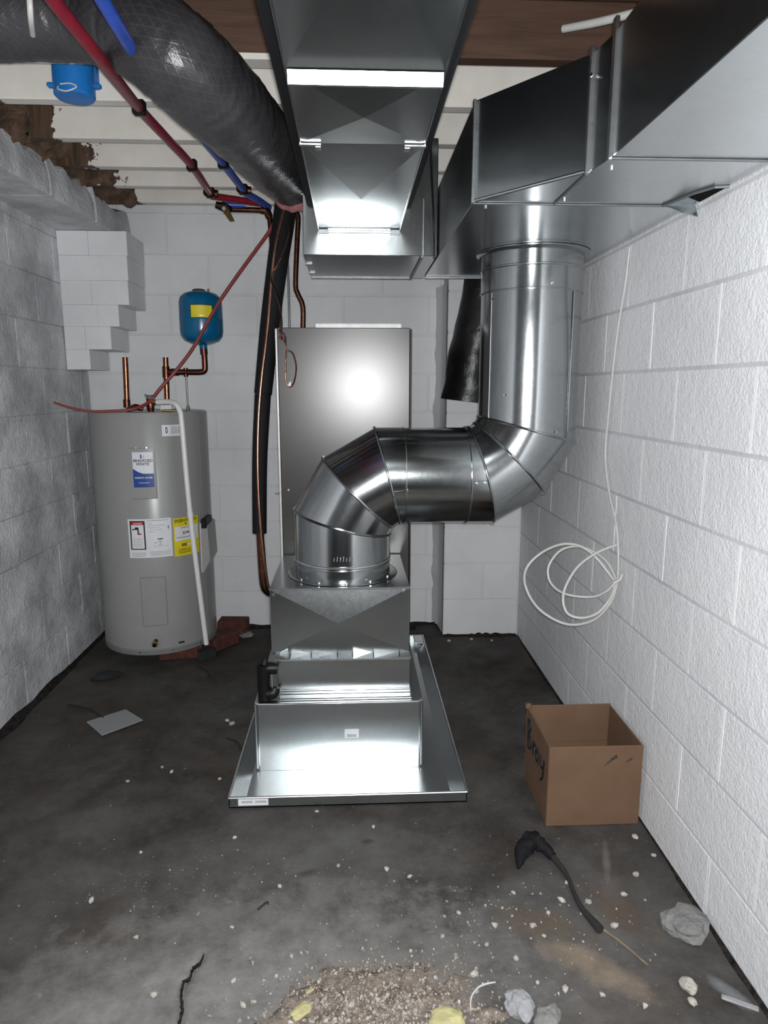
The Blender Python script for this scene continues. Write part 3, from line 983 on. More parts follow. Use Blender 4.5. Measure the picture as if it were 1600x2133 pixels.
# ---- round pipe: two segmented elbows
def round_pipe():
    Yc, r = 2.36, 0.170
    t = thing('round_return_pipe', 'shiny round galvanised pipe with two segmented elbows', 'pipe', (-0.042, Yc, 0.62))
    Lg = 0.118
    c30, s30 = math.cos(PI / 6), math.sin(PI / 6)
    p1 = Vector((-0.042, Yc, 0.807))
    p2 = p1 + Vector((0.5, 0, c30)) * Lg
    p3 = p2 + Vector((c30, 0, 0.5)) * Lg
    p4 = Vector((0.448, Yc, p3.z))
    p5 = p4 + Vector((c30, 0, 0.5)) * Lg
    p6 = p5 + Vector((0.5, 0, c30)) * Lg
    top = Vector((p6.x, Yc, 1.716))
    bot = Vector((-0.042, Yc, 0.622))
    mids = [bot, Vector((-0.042, Yc, 0.665)), p1, p2, p3, Vector((p3.x + 0.055, Yc, p3.z)), Vector((p4.x - 0.055, Yc, p4.z)), p4, p5, p6, Vector((p6.x, Yc, 1.585)), top]
    names = ['collar', 'elbow_segment', 'elbow_segment', 'elbow_segment', 'elbow_segment', 'straight_pipe', 'elbow_segment', 'elbow_segment', 'elbow_segment', 'straight_pipe', 'collar']
    segs = 64
    rings = []
    for i, p in enumerate(mids):
        din = (p - mids[i - 1]).normalized() if i else (mids[1] - p).normalized()
        dout = (mids[i + 1] - p).normalized() if i < len(mids) - 1 else din
        bis = (din + dout).normalized()
        cosh = bis.dot(din)
        m = Vector((bis.z, 0, -bis.x)) / cosh
        rings.append((p, m))
    def ring(i, rr, shift=0.0):
        p, m = rings[i]
        return [p + m * (math.cos(2 * PI * k / segs) * rr) + Vector((0, 1, 0)) * (math.sin(2 * PI * k / segs) * rr) for k in range(segs)]
    for i, nm in enumerate(names):
        ra = r - 0.0015 * (i % 2)
        A, B = ring(i, ra), ring(i + 1, ra)
        n_sub = 4
        vs, fs = [], []
        for q in range(n_sub + 1):
            f_ = q / n_sub
            vs += [a.lerp(b_, f_) for a, b_ in zip(A, B)]
        for q in range(n_sub):
            for k in range(segs):
                k2 = (k + 1) % segs
                fs.append((q * segs + k, q * segs + k2, (q + 1) * segs + k2, (q + 1) * segs + k))
        add_mesh(nm, vs, fs, 'galv_pipe', t, 60)
    # raised beads where the segments lock together
    for i in range(1, len(mids) - 1):
        p, m = rings[i]
        big = i in (2, 3, 4, 7, 8, 9)
        br = 0.0048 if big else 0.003
        ax = Vector((-m.z, 0, m.x)).normalized()
        vs, fs = [], []
        ns = 6
        for k in range(segs):
            a = 2 * PI * k / segs
            rad = m * math.cos(a) + Vector((0, 1, 0)) * math.sin(a)
            for q in range(ns):
                b_ = 2 * PI * q / ns
                vs.append(p + rad * (r + br * math.cos(b_)) + ax * (br * math.sin(b_)))
        for k in range(segs):
            k2 = (k + 1) % segs
            for q in range(ns):
                q2 = (q + 1) % ns
                fs.append((k * ns + q, k2 * ns + q, k2 * ns + q2, k * ns + q2))
        add_mesh('seam_bead', vs, fs, 'galv_pipe', t, 60)
    # flanges
    lathe('flange', [(r, 0.006), (r + 0.004, 0.0065), (r + 0.026, 0.002), (r + 0.027, 0.0005), (r, 0.0005)], (-0.042, Yc, 0.6205), 'galv', t, 64)
    lathe('flange', [(r, -0.012), (r + 0.006, -0.012), (r + 0.018, -0.004), (r + 0.018, -0.001), (r, -0.001)], (p6.x, Yc, 1.7165), 'galv', t, 64)
    lathe('band', [(r + 0.0005, 0), (r + 0.003, 0.002), (r + 0.003, 0.006), (r + 0.0005, 0.008)], (-0.042, Yc, 0.672), 'galv_bright', t, 64)
    lathe('band', [(r + 0.0005, 0), (r + 0.003, 0.002), (r + 0.003, 0.006), (r + 0.0005, 0.008)], (p6.x, Yc, 1.655), 'galv', t, 64)
    # lengthwise lap seams
    def lap(x, z0_, z1_, ang, cx):
        a = math.radians(ang)
        px, py = cx + (r + 0.0008) * math.sin(a), Yc - (r + 0.0008) * math.cos(a)
        tube('lap_seam', [(px, py, z0_), (px, py, z1_)], 0.0022, 'galv_pipe', t, 6, 1)
    lap(0, 1.13, 1.58, 38, p6.x)
    lap(0, 1.13, 1.58, -62, p6.x)
    zs = p3.z - 0.035
    yy = Yc - math.sqrt(r * r - 0.035 ** 2) - 0.0008
    tube('lap_seam', [(p3.x + 0.005, yy, zs), (p3.x + 0.055, yy, zs + 0.004)], 0.0022, 'galv_pipe', t, 6, 1)
    tube('lap_seam', [(p4.x - 0.052, yy - .001, zs + 0.035), (p4.x, yy - .001, zs + 0.038)], 0.0022, 'galv_pipe', t, 6, 1)
    for x, z in ((p3.x + 0.012, zs - 0.006), (p3.x + 0.058, zs + 0.006), (p4.x - 0.04, zs + 0.03), (p4.x - 0.012, zs + 0.031)):
        dz = z - p3.z
        screw(t, (x, Yc - math.sqrt(r * r - dz * dz), z), (0, -1, dz * 5), 0.004)
    for ang, z in ((-62, 1.56), (20, 1.13), (8, 1.60), (-40, 1.25)):
        a = math.radians(ang)
        screw(t, (p6.x + r * math.sin(a), Yc - r * math.cos(a), z), (math.sin(a), -math.cos(a), 0), 0.004)
    for ang in (-50, -25, 5, 32, 60):
        a = math.radians(ang)
        screw(t, (-0.042 + (r + 0.012) * math.sin(a), Yc - (r + 0.012) * math.cos(a), 0.625), (0, 0, 1), 0.004)
    # scratched writing rubbed off near the foot: pale scuff strokes
    for k in range(7):
        a = math.radians(-9 + k * 3.6)
        px, py = -0.042 + (r + 0.0006) * math.sin(a), Yc - (r + 0.0006) * math.cos(a)
        tube('scuff', [(px, py, 0.70), (px + 0.002, py, 0.712 + 0.004 * (k % 2))], 0.0012, 'galv_bright', t, 5, 1)
    return t


round_pipe()


# ---- return air boxes stacked in the drain pan at the front of the furnace
def return_box():
    t = thing('return_air_box', 'stepped galvanised return air box in front of the furnace', 'duct box', (-0.05, 2.35, 0.01))
    # base
    bx0, bx1, y0 = -0.335, 0.226, 2.085
    bm = bmesh.new()
    bm_box(bm, bx0, bx1, y0, 3.15, 0.006, 0.243)
    vert = [e for e in bm.edges if abs(e.verts[0].co.x - e.verts[1].co.x) < 1e-5 and abs(e.verts[0].co.y - e.verts[1].co.y) < 1e-5]
    bmesh.ops.bevel(bm, geom=vert, offset=0.014, segments=4, affect='EDGES', profile=0.5)
    me = bpy.data.meshes.new('base_box')
    bm.to_mesh(me)
    bm.free()
    shade(me, 50)
    for pl in me.polygons:
        pl.use_smooth = pl.area < 0.01
    link('base_box', me, 'galv_pan', t)
    # rolled top edge of the base
    tube('rolled_edge', [(bx0 + 0.004, y0 + 0.016, 0.243), (bx0 + 0.016, y0 + 0.002, 0.243), (bx1 - 0.016, y0 + 0.002, 0.243), (bx1 - 0.004, y0 + 0.016, 0.243)], 0.0045, 'galv_bright', t, 10, 1)
    for x in (bx0 + 0.003, bx1 - 0.003):
        tube('corner_seam', [(x, y0 + 0.004, 0.012), (x, y0 + 0.004, 0.24)], 0.0035, 'galv_bright', t, 8, 1)
    # ledge strips
    box('ledge_strip', -0.255, 0.190, 2.108, 2.150, 0.2435, 0.252, 'galv', t, 0.002)
    box('ledge_strip', -0.258, 0.189, 2.140, 2.152, 0.252, 0.264, 'galv', t, 0.002)
    # neck
    box('neck', -0.262, 0.188, 2.152, 2.60, 0.2435, 0.376, 'galv', t, 0.002)
    box('top_hem', -0.262, 0.190, 2.146, 2.154, 0.366, 0.377, 'galv_bright', t, 0.002)
    # upper transition with a cross-broken front
    ux0, ux1, uy = -0.281, 0.184, 2.158
    box('upper_box', ux0, ux1, uy, 2.605, 0.388, 0.6195, 'galv', t, 0.0015)
    crossed_panel('front_panel', [(ux0 + .003, uy - 0.001, 0.392), (ux1 - .003, uy - 0.001, 0.392), (ux1 - .003, uy - 0.001, 0.614), (ux0 + .003, uy - 0.001, 0.614)], (-0.055, uy - 0.017, 0.500), 'galv', t, (0, 0.001, 0))
    box('top_hem', ux0 - 0.002, ux1 + 0.002, uy - 0.006, uy + 0.006, 0.613, 0.6205, 'galv_bright', t, 0.002)
    # turned-out tabs between the two, bent irregularly
    x = -0.268
    k = 0
    while x < 0.178:
        w = 0.052 + 0.018 * ((k * 7) % 3)
        xe = min(x + w, 0.186)
        tilt = 0.004 * ((k * 5) % 3)
        add_mesh('bent_tab', [(x, 2.132 - tilt, 0.380 + tilt * .3), (xe - .003, 2.132 - tilt * .5, 0.380), (xe - .003, 2.158, 0.392), (x, 2.158, 0.392),
                              (x, 2.132 - tilt, 0.3785 + tilt * .3), (xe - .003, 2.132 - tilt * .5, 0.3785), (xe - .003, 2.158, 0.3785), (x, 2.158, 0.3785)],
                 [(0, 1, 2, 3), (4, 7, 6, 5), (0, 4, 5, 1), (1, 5, 6, 2), (2, 6, 7, 3), (3, 7, 4, 0)], 'galv_bright', t)
        x = xe
        k += 1
    add_mesh('bent_tab', [(-0.252, 2.152, 0.392), (-0.225, 2.152, 0.392), (-0.227, 2.142, 0.404), (-0.252, 2.15, 0.394), (-0.252, 2.1535, 0.392), (-0.225, 2.1535, 0.392), (-0.227, 2.1435, 0.405), (-0.252, 2.1515, 0.395)],
             [(0, 1, 2, 3), (4, 7, 6, 5), (0, 4, 5, 1), (1, 5, 6, 2), (2, 6, 7, 3), (3, 7, 4, 0)], 'galv_bright', t)
    for x, z in ((ux0 + 0.012, 0.60), (ux1 - 0.02, 0.607), (ux0 + 0.195, 0.505)):
        screw(t, (x, uy - 0.005, z), (0, -1, 0), 0.004)
    s = box('sticker', -0.037, 0.011, y0 - 0.0012, y0 - 0.0002, 0.118, 0.150, 'label_white', t)
    box('print', -0.028, 0.002, y0 - 0.0018, y0 - 0.0011, 0.122, 0.132, 'label_grey', s)
    return t


return_box()


def drain_pan():
    t = thing('drain_pan', 'shallow galvanised drain pan on the floor under the furnace', 'pan', (-0.02, 2.5, 0))
    x0, x1, y0, y1, h = -0.390, 0.345, 1.888, 3.24, 0.036
    box('pan_floor', x0, x1, y0, y1, 0.002, 0.0055, 'galv_pan', t)
    th = 0.0025
    def wall(a, b_, inn):
        a, b_, inn = Vector(a), Vector(b_), Vector(inn)
        up = Vector((0, 0, h))
        vs = [a, b_, b_ + up, a + up, a + inn * th, b_ + inn * th, b_ + up + inn * th, a + up + inn * th]
        vs = [v + Vector((0, 0, 0.002)) for v in vs]
        add_mesh('pan_side', vs, [(0, 1, 2, 3), (4, 7, 6, 5), (0, 4, 5, 1), (1, 5, 6, 2), (2, 6, 7, 3), (3, 7, 4, 0)], 'galv_pan', t)
        tube('rolled_rim', [a + up, b_ + up], 0.0042, 'galv_bright', t, 8, 1)
    wall((x0, y0, 0), (x1, y0, 0), (0, 1, 0))
    wall((x1, y0, 0), (x1, y1, 0), (-1, 0, 0))
    wall((x1, y1, 0), (x0, y1, 0), (0, -1, 0))
    wall((x0, y1, 0), (x0, y0, 0), (1, 0, 0))
    # folded inner fillet along the long sides
    for x, s in ((x1, -1), (x0, 1)):
        vs = [(x + s * 0.003, y0 + 0.004, 0.034), (x + s * 0.003, y1 - 0.004, 0.034), (x + s * 0.045, y1 - 0.004, 0.006), (x + s * 0.045, y0 + 0.03, 0.006),
              (x + s * 0.003, y0 + 0.004, 0.032), (x + s * 0.003, y1 - 0.004, 0.032), (x + s * 0.045, y1 - 0.004, 0.0056), (x + s * 0.045, y0 + 0.03, 0.0056)]
        add_mesh('folded_side', vs, [(0, 1, 2, 3), (4, 7, 6, 5), (0, 4, 5, 1), (1, 5, 6, 2), (2, 6, 7, 3), (3, 7, 4, 0)], 'galv_pan', t)
    box('folded_corner', x1 - 0.05, x1 - 0.004, y1 - 0.10, y1 - 0.004, 0.030, 0.040, 'galv_bright', t, 0.003)
    s = box('sticker', -0.362, -0.270, y0 - 0.0015, y0 - 0.0003, 0.010, 0.034, 'label_white', t)
    for k in range(2):
        box('print', -0.352 + 0.042 * k, -0.318 + 0.042 * k, y0 - 0.0022, y0 - 0.0014, 0.019, 0.026, 'label_grey', s)
    return t


drain_pan()


# black condensate trap beside the neck
def trap():
    t = thing('condensate_trap', 'matte black C-shaped trap beside the neck of the return box', 'trap', (-0.302, 2.13, 0.244))
    x, y = -0.305, 2.122
    tube('standpipe', [(x, y, 0.246), (x, y, 0.30), (x + .001, y, 0.37)], [0.021, 0.020, 0.022], 'black_plastic', t, 20, 2)
    tube('upper_elbow', [(x - 0.006, y, 0.353), (x + 0.02, y, 0.356), (x + 0.044, y + 0.004, 0.354)], [0.019, 0.0205, 0.0205], 'black_plastic', t, 20, 3)
    tube('lower_elbow', [(x, y, 0.266), (x + 0.03, y, 0.268), (x + 0.036, y + 0.004, 0.285)], [0.0195, 0.021, 0.016], 'black_plastic', t, 20, 3)
    tube('cap', [(x + 0.002, y, 0.368), (x + 0.006, y + 0.006, 0.385)], [0.016, 0.010], 'black_plastic', t, 16, 1)
    box('bracket', x + 0.026, x + 0.030, y - 0.01, y + 0.012, 0.288, 0.336, 'galv_bright', t, 0.001)
    return t


trap()


# ---- furnace cabinet
def furnace():
    t = thing('air_handler', 'tall taupe air handler cabinet behind the round pipe', 'air handler', (-0.03, 2.9, 0.244))
    x0, x1, y0, y1, z1 = -0.281, 0.224, 2.622, 3.17, 1.497
    box('cabinet', x0 + 0.004, x1 - 0.004, y0 + 0.006, y1, 0.2445, z1 - 0.003, 'furnace', t, 0.003)
    box('front_panel', x0 + 0.002, x1 - 0.002, y0, y0 + 0.0055, 0.30, z1, 'furnace', t, 0.0022)
    box('side_trim', x0 - 0.006, x0 + 0.0015, y0 - 0.001, y0 + 0.02, 0.246, z1 - 0.004, 'furnace_trim', t, 0.001)
    box('side_shade_strip', x1 - 0.0015, x1 + 0.006, y0 + 0.002, y0 + 0.03, 0.246, z1 - 0.004, 'black_plastic', t, 0.001)  # black strip painted in for the shadow along the cabinet's right edge
    tube('panel_screw', [(x0 + 0.03, y0 + 0.001, 0.88), (x0 + 0.03, y0 - 0.003, 0.88)], 0.004, 'screw', t, 8, 1)
    tube('panel_screw', [(x0 + 0.03, y0 + 0.001, 1.08), (x0 + 0.03, y0 - 0.002, 1.08)], 0.003, 'furnace', t, 8, 1)
    tube('spring_clip', [(x0 - 0.002, y0, 0.87), (x0 - 0.014, y0 - 0.003, 0.866), (x0 - 0.022, y0, 0.868)], 0.0015, 'steel_grey', t, 6, 2)
    t.rotation_euler = (0, 0, math.radians(-0.8))
    box('top_gasket', -0.142, 0.196, 2.70, 3.12, z1 - 0.002, z1 + 0.024, 'white_plastic', t, 0.004)
    return t


furnace()

# ================================================================== FLEXIBLE DUCTS
def flex_duct():
    t = thing('flexible_duct', 'fat black flexible duct snaking from the upper left to the trunk', 'flexible duct', PATHS['flex'][-1])
    pts = PATHS['flex']
    pts = [(-1.28, 1.79, 2.10), (-1.1, 1.79, 2.105)] + pts
    sub = 24
    def wob(i, a):
        # sagging ribs of the wire helix plus soft dents
        rib = 0.004 * math.sin(i * 1.05 + a)
        return 1 + rib + 0.045 * noise.noise(Vector((i * 0.09, math.cos(a) * 1.2, math.sin(a) * 1.2))) + 0.02 * noise.noise(Vector((i * 0.35, math.cos(a) * 3, math.sin(a) * 3)))
    rad = [.088, .088, .088, .088, .088, .09, .096, .101, .103, .103, .102, .100, .094]
    jk = tube('jacket', pts, rad, 'flex', t, 48, sub, wob)
    tube_uv(jk.data, 48, 0.0066, 0.63)
    return t


flex_duct()
p = PATHS['flex'][-1]
tag(tube('fibreglass_collar', [(p[0] - 0.012, p[1] - 0.04, p[2] - 0.004), (p[0] + 0.004, p[1] + 0.004, p[2] - 0.006), (p[0] + 0.012, p[1] + 0.018, p[2] - 0.006)], [0.094, 0.101, 0.088], 'pink', None, 32, 3,
         lambda i, a: 1 + 0.10 * noise.noise(Vector((i * .8, math.cos(a) * 4, math.sin(a) * 4)))), 'pink fibreglass fluff at the end of the black flexible duct', 'insulation')

t = thing('hanging_duct', 'black shiny flexible duct end hanging behind the upright round pipe', 'flexible duct', (0.53, 3.1, 1.2))
tube('jacket', [(0.66, 3.09, 2.106), (0.645, 3.08, 1.98), (0.615, 3.08, 1.80), (0.585, 3.09, 1.60), (0.55, 3.10, 1.40), (0.527, 3.10, 1.212)], [0.10, 0.10, 0.105, 0.112, 0.118, 0.122], 'flex_dark', t, 40, 14,
     lambda i, a: 1 + 0.008 * math.sin(i * 0.9 + a) + 0.05 * noise.noise(Vector((i * 0.15, math.cos(a) * 1.5, 4 + math.sin(a) * 1.5))))

t = thing('white_strap', 'white hanging strap round the black flexible duct', 'strap', PATHS['strap'][0])
tube('band', PATHS['strap'], 0.006, 'cable_white', t, 8, 5)


# ================================================================== WATER PIPES UNDER THE CEILING
def clip(parent, p, s=0.024, mat='black_plastic'):
    x, y, z = p
    box('clip_ring', x - s * .8, x + s * .8, y - 0.012, y + 0.012, z - s * 0.8, z + s * .9, mat, parent, 0.006)


def pex(name, label, runs, mat, clips, rad):
    t = thing(name, label, 'pipe', runs[0][0])
    for k, r_ in enumerate(runs):
        tube('pipe_run', r_, rad, mat, t, 14, 5)
    for p in clips:
        clip(t, p)
    for a in runs[:-1]:
        q = Vector(a[-1])
        tube('crimp_fitting', [q + Vector((-0.012, -0.02, 0.0)), q + Vector((0.004, 0.006, 0)), q + Vector((0.03, 0.01, -0.002))], rad * 1.18, 'copper_old', t, 12, 3)
    return t


RP, BP = PATHS['red_pex'], PATHS['blue_pex']
pex('red_water_pipe', 'red plastic water pipe clipped under the joists', [RP, PATHS['red_pex2']], 'red_pex', [RP[6], RP[8], RP[9]], 0.0142)
pex('blue_water_pipe', 'blue plastic water pipe clipped under the joists beside the red one', [BP, PATHS['blue_pex2']], 'blue_pex', [BP[9], BP[10]], 0.0142)
t = thing('copper_manifold', 'dark copper pipe with a lever valve below the joists', 'pipe', PATHS['copper_manifold'][0])
tube('pipe_run', PATHS['copper_manifold'], 0.012, 'copper_old', t, 12, 5)
tube('blue_stub', PATHS['blue_stub'], 0.014, 'blue_pex', t, 12, 2)
tube('blue_drop', PATHS['blue_pex3'], 0.012, 'blue_pex', t, 12, 3)
tube('elbow_fitting', [(-0.395, 3.16, 2.042), (-0.372, 3.16, 2.036), (-0.360, 3.16, 2.012)], 0.0165, 'copper_old', t, 12, 4)
tube('valve_body', [(-0.585, 3.12, 2.052), (-0.555, 3.13, 2.045), (-0.525, 3.15, 2.04)], [0.014, 0.019, 0.015], 'black_plastic', t, 12, 3)
add_mesh('valve_lever', [(-0.570, 3.10, 2.045), (-0.535, 3.10, 2.048), (-0.500, 3.085, 1.978), (-0.520, 3.085, 1.976), (-0.570, 3.104, 2.045), (-0.535, 3.104, 2.048), (-0.500, 3.089, 1.978), (-0.520, 3.089, 1.976)],
         [(0, 1, 2, 3), (4, 7, 6, 5), (0, 4, 5, 1), (1, 5, 6, 2), (2, 6, 7, 3), (3, 7, 4, 0)], 'brass', t)
tube('valve_nut', [(-0.545, 3.105, 2.03), (-0.545, 3.09, 2.03)], 0.008, 'screw', t, 6, 1)

t = thing('copper_drop_pipe', 'brown copper drop pipe between the line set and the end box', 'pipe', PATHS['drop_pipe'][-1])
tube('pipe_run', PATHS['drop_pipe'], 0.0115, 'copper_old', t, 12, 6)
tag(tube('conduit', PATHS['conduit'], 0.006, 'steel_grey', None, 10, 3), 'thin grey conduit running down the back wall behind the line set', 'conduit')

# refrigerant line set
t = thing('line_set', 'black insulated line set hanging left of the air handler', 'pipe', PATHS['suction'][-1])
LS = PATHS['lineset']
tube('foam_sleeve', LS[:5], [0.043, 0.043, 0.040, 0.038, 0.035], 'black_foam', t, 20, 6)
tube('foam_sleeve', [(LS[4][0] - .001, LS[4][1], LS[4][2] - 0.002), LS[5], LS[6]], [0.032, 0.030, 0.0285], 'black_foam', t, 20, 8)
tube('suction_pipe', PATHS['suction'], [0.015, 0.0165, 0.018, 0.016, 0.014], 'copper_old', t, 16, 6)
tube('liquid_pipe', PATHS['liquid'], 0.0052, 'copper', t, 10, 6)

# thermostat wires
t = thing('thermostat_wire', 'dark twisted thermostat wire with a loop on the air handler front', 'wire', PATHS['thermo_loop'][0])
tube('wire_run', PATHS['thermo'], 0.0035, 'rust_rod', t, 8, 6)
th2 = [(x + 0.008 * math.sin(i * 1.7), y - 0.004, z) for i, (x, y, z) in enumerate(PATHS['thermo'])]
tube('wire_run', th2, 0.0028, 'copper_old', t, 8, 6)
tube('wire_loop', PATHS['thermo_loop'], 0.003, 'copper_old', t, 8, 6)
for k in range(4):
    q = Vector(PATHS['thermo_loop'][0])
    tube('wire_knot', [q + Vector((-0.012 + .006 * k, -0.004, 0.03 - 0.008 * k)), q + Vector((0.008 - .004 * k, -0.010, 0.012)), q + Vector((0.012 - 0.008 * k, -0.004, -0.012 + .004 * k))], 0.0035, 'red_tube' if k % 2 else 'rust_rod', t, 8, 4)
q = PATHS['thermo_loop'][4]
tube('wire_nut', [(q[0] - 0.002, q[1] - 0.003, q[2] + 0.004), (q[0] + 0.002, q[1] - 0.003, q[2] + 0.018)], [0.0065, 0.004], 'white_plastic', t, 10, 1)

tag(tube('red_tube', PATHS['red_tube'], [0.0075, 0.0075, 0.0075, 0.0075, 0.0075, 0.007, 0.0055, 0.004], 'red_tube', None, 10, 6), 'long dull red tube sagging from the ceiling across the heater top', 'tube')


# ================================================================== WATER HEATER
HX, HY, HR, HZ = -0.953, 3.22, 0.262, 0.072


def cyl_pt(deg, z, r):
    a = math.radians(deg)
    return (HX + r * math.sin(a), HY - r * math.cos(a), z)


def cyl_patch(name, d0, d1, z0, z1, lift, mat, parent, n=12, thick=0.002, round_z=None, m=1):
    """curved plate lying on the tank; z may follow a function of the fraction across"""
    vs, fs = [], []
    for i in range(n + 1):
        t_ = i / n
        d = d0 + (d1 - d0) * t_
        a = z0(t_) if callable(z0) else z0
        b_ = z1(t_) if callable(z1) else z1
        vs += [cyl_pt(d, a, HR + lift), cyl_pt(d, b_, HR + lift), cyl_pt(d, a, HR + lift - thick), cyl_pt(d, b_, HR + lift - thick)]
    for i in range(n):
        a, b_ = i * 4, i * 4 + 4
        fs += [(a, b_, b_ + 1, a + 1), (a + 2, a + 3, b_ + 3, b_ + 2), (a, a + 2, b_ + 2, b_), (a + 1, b_ + 1, b_ + 3, a + 3)]
    fs += [(0, 1, 3, 2), (n * 4, n * 4 + 2, n * 4 + 3, n * 4 + 1)]
    return add_mesh(name, vs, fs, mat, parent, 50)


def cyl_text(name, s, deg, z, size, mat, parent, lift, shear=0.0, wide=1.0):
    vs, fs = text_2d(s, size, shear)
    out = []
    for x, y, _ in vs:
        out.append(cyl_pt(deg + math.degrees(x * wide / HR), z + y, HR + lift))
    me = bpy.data.meshes.new(name)
    me.from_pydata(out, [], fs)
    me.update()
    return link(name, me, mat, parent)


def heater():
    t = thing('water_heater', 'grey electric water heater tank in the left corner', 'water heater', (HX, HY, HZ))
    H = 1.172 - HZ
    lathe('tank', [(HR - 0.012, 0.0), (HR - 0.004, 0.006), (HR - 0.003, 0.02), (HR, 0.024), (HR, H - 0.012), (HR - 0.004, H - 0.003), (HR - 0.014, H), (0.0, H + 0.004)], (HX, HY, HZ), 'heater', t, 96)
    lathe('bottom_rim', [(HR - 0.02, -0.004), (HR + 0.001, -0.003), (HR + 0.0015, 0.014), (HR - 0.01, 0.0145)], (HX, HY, HZ), 'heater_rim', t, 96)
    # upper access panel with brand label
    p1 = cyl_patch('access_panel', -3.2, 19.4, 0.797, 1.016, 0.004, 'heater', t)
    cyl_patch('panel_edge', 18.6, 19.9, 0.795, 1.017, 0.0046, 'heater_rim', p1, 2)
    cyl_patch('panel_edge', -3.4, 19.8, 0.794, 0.797, 0.0046, 'heater_rim', p1)
    cyl_patch('panel_edge', -3.4, 19.8, 1.0155, 1.0185, 0.0046, 'heater_rim', p1)
    lab = cyl_patch('brand_label', -1.0, 17.5, 0.846, 1.000, 0.0052, 'label_white', t)
    wave = lambda q: 0.928 - 0.022 * math.sin(min(1, q * 1.7) * PI / 2)
    cyl_patch('blue_field', -1.0, 17.5, 0.846, wave, 0.0056, 'label_blue', lab, 24)
    cyl_text('lettering', 'BRADFORD', 8.3, 0.9625, 0.0175, 'label_ink', lab, 0.0062, 0.15, 0.88)
    cyl_text('lettering', 'WHITE', 8.0, 0.9480, 0.0165, 'label_ink', lab, 0.0062, 0.15, 1.05)
    cyl_text('lettering', 'ENERGY SAVER', 8.3, 0.888, 0.0105, 'label_white', lab, 0.0062)
    cyl_text('lettering', 'WATER HEATER', 8.3, 0.866, 0.0060, 'label_white', lab, 0.0062)
    # small emblem of two strokes above the name
    cyl_patch('emblem', 6.3, 7.4, 0.973, 0.990, 0.006, 'label_blue', lab, 2)
    cyl_patch('emblem', 7.9, 8.6, 0.974, 0.984, 0.006, 'label_grey', lab, 2)
    cyl_patch('emblem', 9.2, 9.8, 0.973, 0.987, 0.006, 'label_grey', lab, 2)
    for d in (3.0, 12.4):
        q = cyl_pt(d, 1.0195, HR + 0.001)
        tube('panel_screw', [q, cyl_pt(d, 1.0195, HR + 0.006)], 0.004, 'screw', t, 8, 1)
    # lower access panel
    p2 = cyl_patch('access_panel', -1.1, 21.9, 0.212, 0.436, 0.003, 'heater', t)
    cyl_patch('panel_edge', 21.5, 22.5, 0.210, 0.436, 0.0036, 'heater_rim', p2, 2)
    cyl_patch('panel_edge', -1.2, 22.3, 0.4355, 0.4385, 0.0036, 'heater_rim', p2)
    cyl_patch('panel_edge', -1.2, 22.3, 0.209, 0.212, 0.0036, 'heater_rim', p2)
    cyl_patch('panel_edge', -1.5, -0.9, 0.210, 0.436, 0.0036, 'heater_rim', p2, 2)
    # warning and rating label
    w = cyl_patch('rating_label', -9.9, 30.8, 0.528, 0.704, 0.0016, 'label_white', t, 24)
    L1 = 0.0022
    cyl_patch('warning_frame', -8.0, 6.3, 0.566, 0.696, L1, 'label_black', w, 12)
    cyl_patch('warning_field', -6.7, 5.0, 0.571, 0.691, L1 + 0.0004, 'label_white', w, 12)
    cyl_patch('warning_banner', -6.7, 5.0, 0.678, 0.691, L1 + 0.0008, 'label_red', w, 12)
    cyl_text('lettering', 'DANGER', -0.4, 0.6845, 0.009, 'label_white', w, L1 + 0.0012)
    # pictogram: a hand under a running tap
    cyl_patch('pictogram', -5.6, -3.6, 0.655, 0.661, L1 + 0.0008, 'label_black', w, 3)
    cyl_patch('pictogram', -3.2, 0.2, 0.656, 0.668, L1 + 0.0008, 'label_black', w, 3)
    cyl_patch('pictogram', -0.8, 0.4, 0.640, 0.664, L1 + 0.0008, 'label_black', w, 2)
    cyl_patch('pictogram', -1.0, 2.6, 0.634, lambda q: 0.645 - 0.006 * q, L1 + 0.0012, 'label_red', w, 4)
    for k in range(5):
        cyl_patch('small_print', -5.4, 3.6 - (k % 2) * 0.8, 0.614 - k * 0.0085, 0.617 - k * 0.0085, L1 + 0.0008, 'label_grey', w, 8)
    for k in range(3):
        cyl_patch('small_print', -7.6, 6.0, 0.549 - k * 0.007, 0.552 - k * 0.007, L1, 'label_grey', w, 8)
    cyl_patch('small_print', 8.5, 28.0, 0.694, 0.698, L1, 'label_grey', w, 8)
    for k, (a, b_) in enumerate(((8.6, 13), (9, 24), (8.6, 20), (11, 22), (8.6, 16))):
        cyl_patch('small_print', a, b_, 0.682 - k * 0.0095, 0.6845 - k * 0.0095, L1, 'label_grey', w, 6)
    cyl_patch('small_print', 27.6, 28.3, 0.655, 0.670, L1, 'label_ink', w, 2)
    cyl_patch('seal', 17.2, 22.2, 0.6095, 0.614, L1, 'label_black', w, 4)
    for k in range(4):
        cyl_patch('seal', 18.0 + (k % 2), 21.2 - (k % 2), 0.583 + k * 0.0065, 0.5872 + k * 0.0065, L1, 'label_grey', w, 4)
    cyl_patch('small_print', 14.2, 16.6, 0.592, 0.596, L1, 'label_grey', w, 3)
    cyl_patch('small_print', 13.0, 26.6, 0.578, 0.580, L1, 'label_grey', w, 6)
    for k in range(3):
        cyl_patch('small_print', 9.5, 29.0, 0.538 + k * 0.007, 0.541 + k * 0.007, L1, 'label_grey', w, 8)
    # yellow energy label
    y = cyl_patch('energy_label', 32.6, 61.0, 0.522, 0.697, 0.0018, 'yellow', t, 20)
    cyl_patch('white_field', 33.8, 60.2, 0.592, 0.658, 0.0022, 'label_white', y, 16)
    cyl_text('lettering', 'ENERGYGUIDE', 46.3, 0.6835, 0.0205, 'label_black', y, 0.0026, 0.0, 0.83)
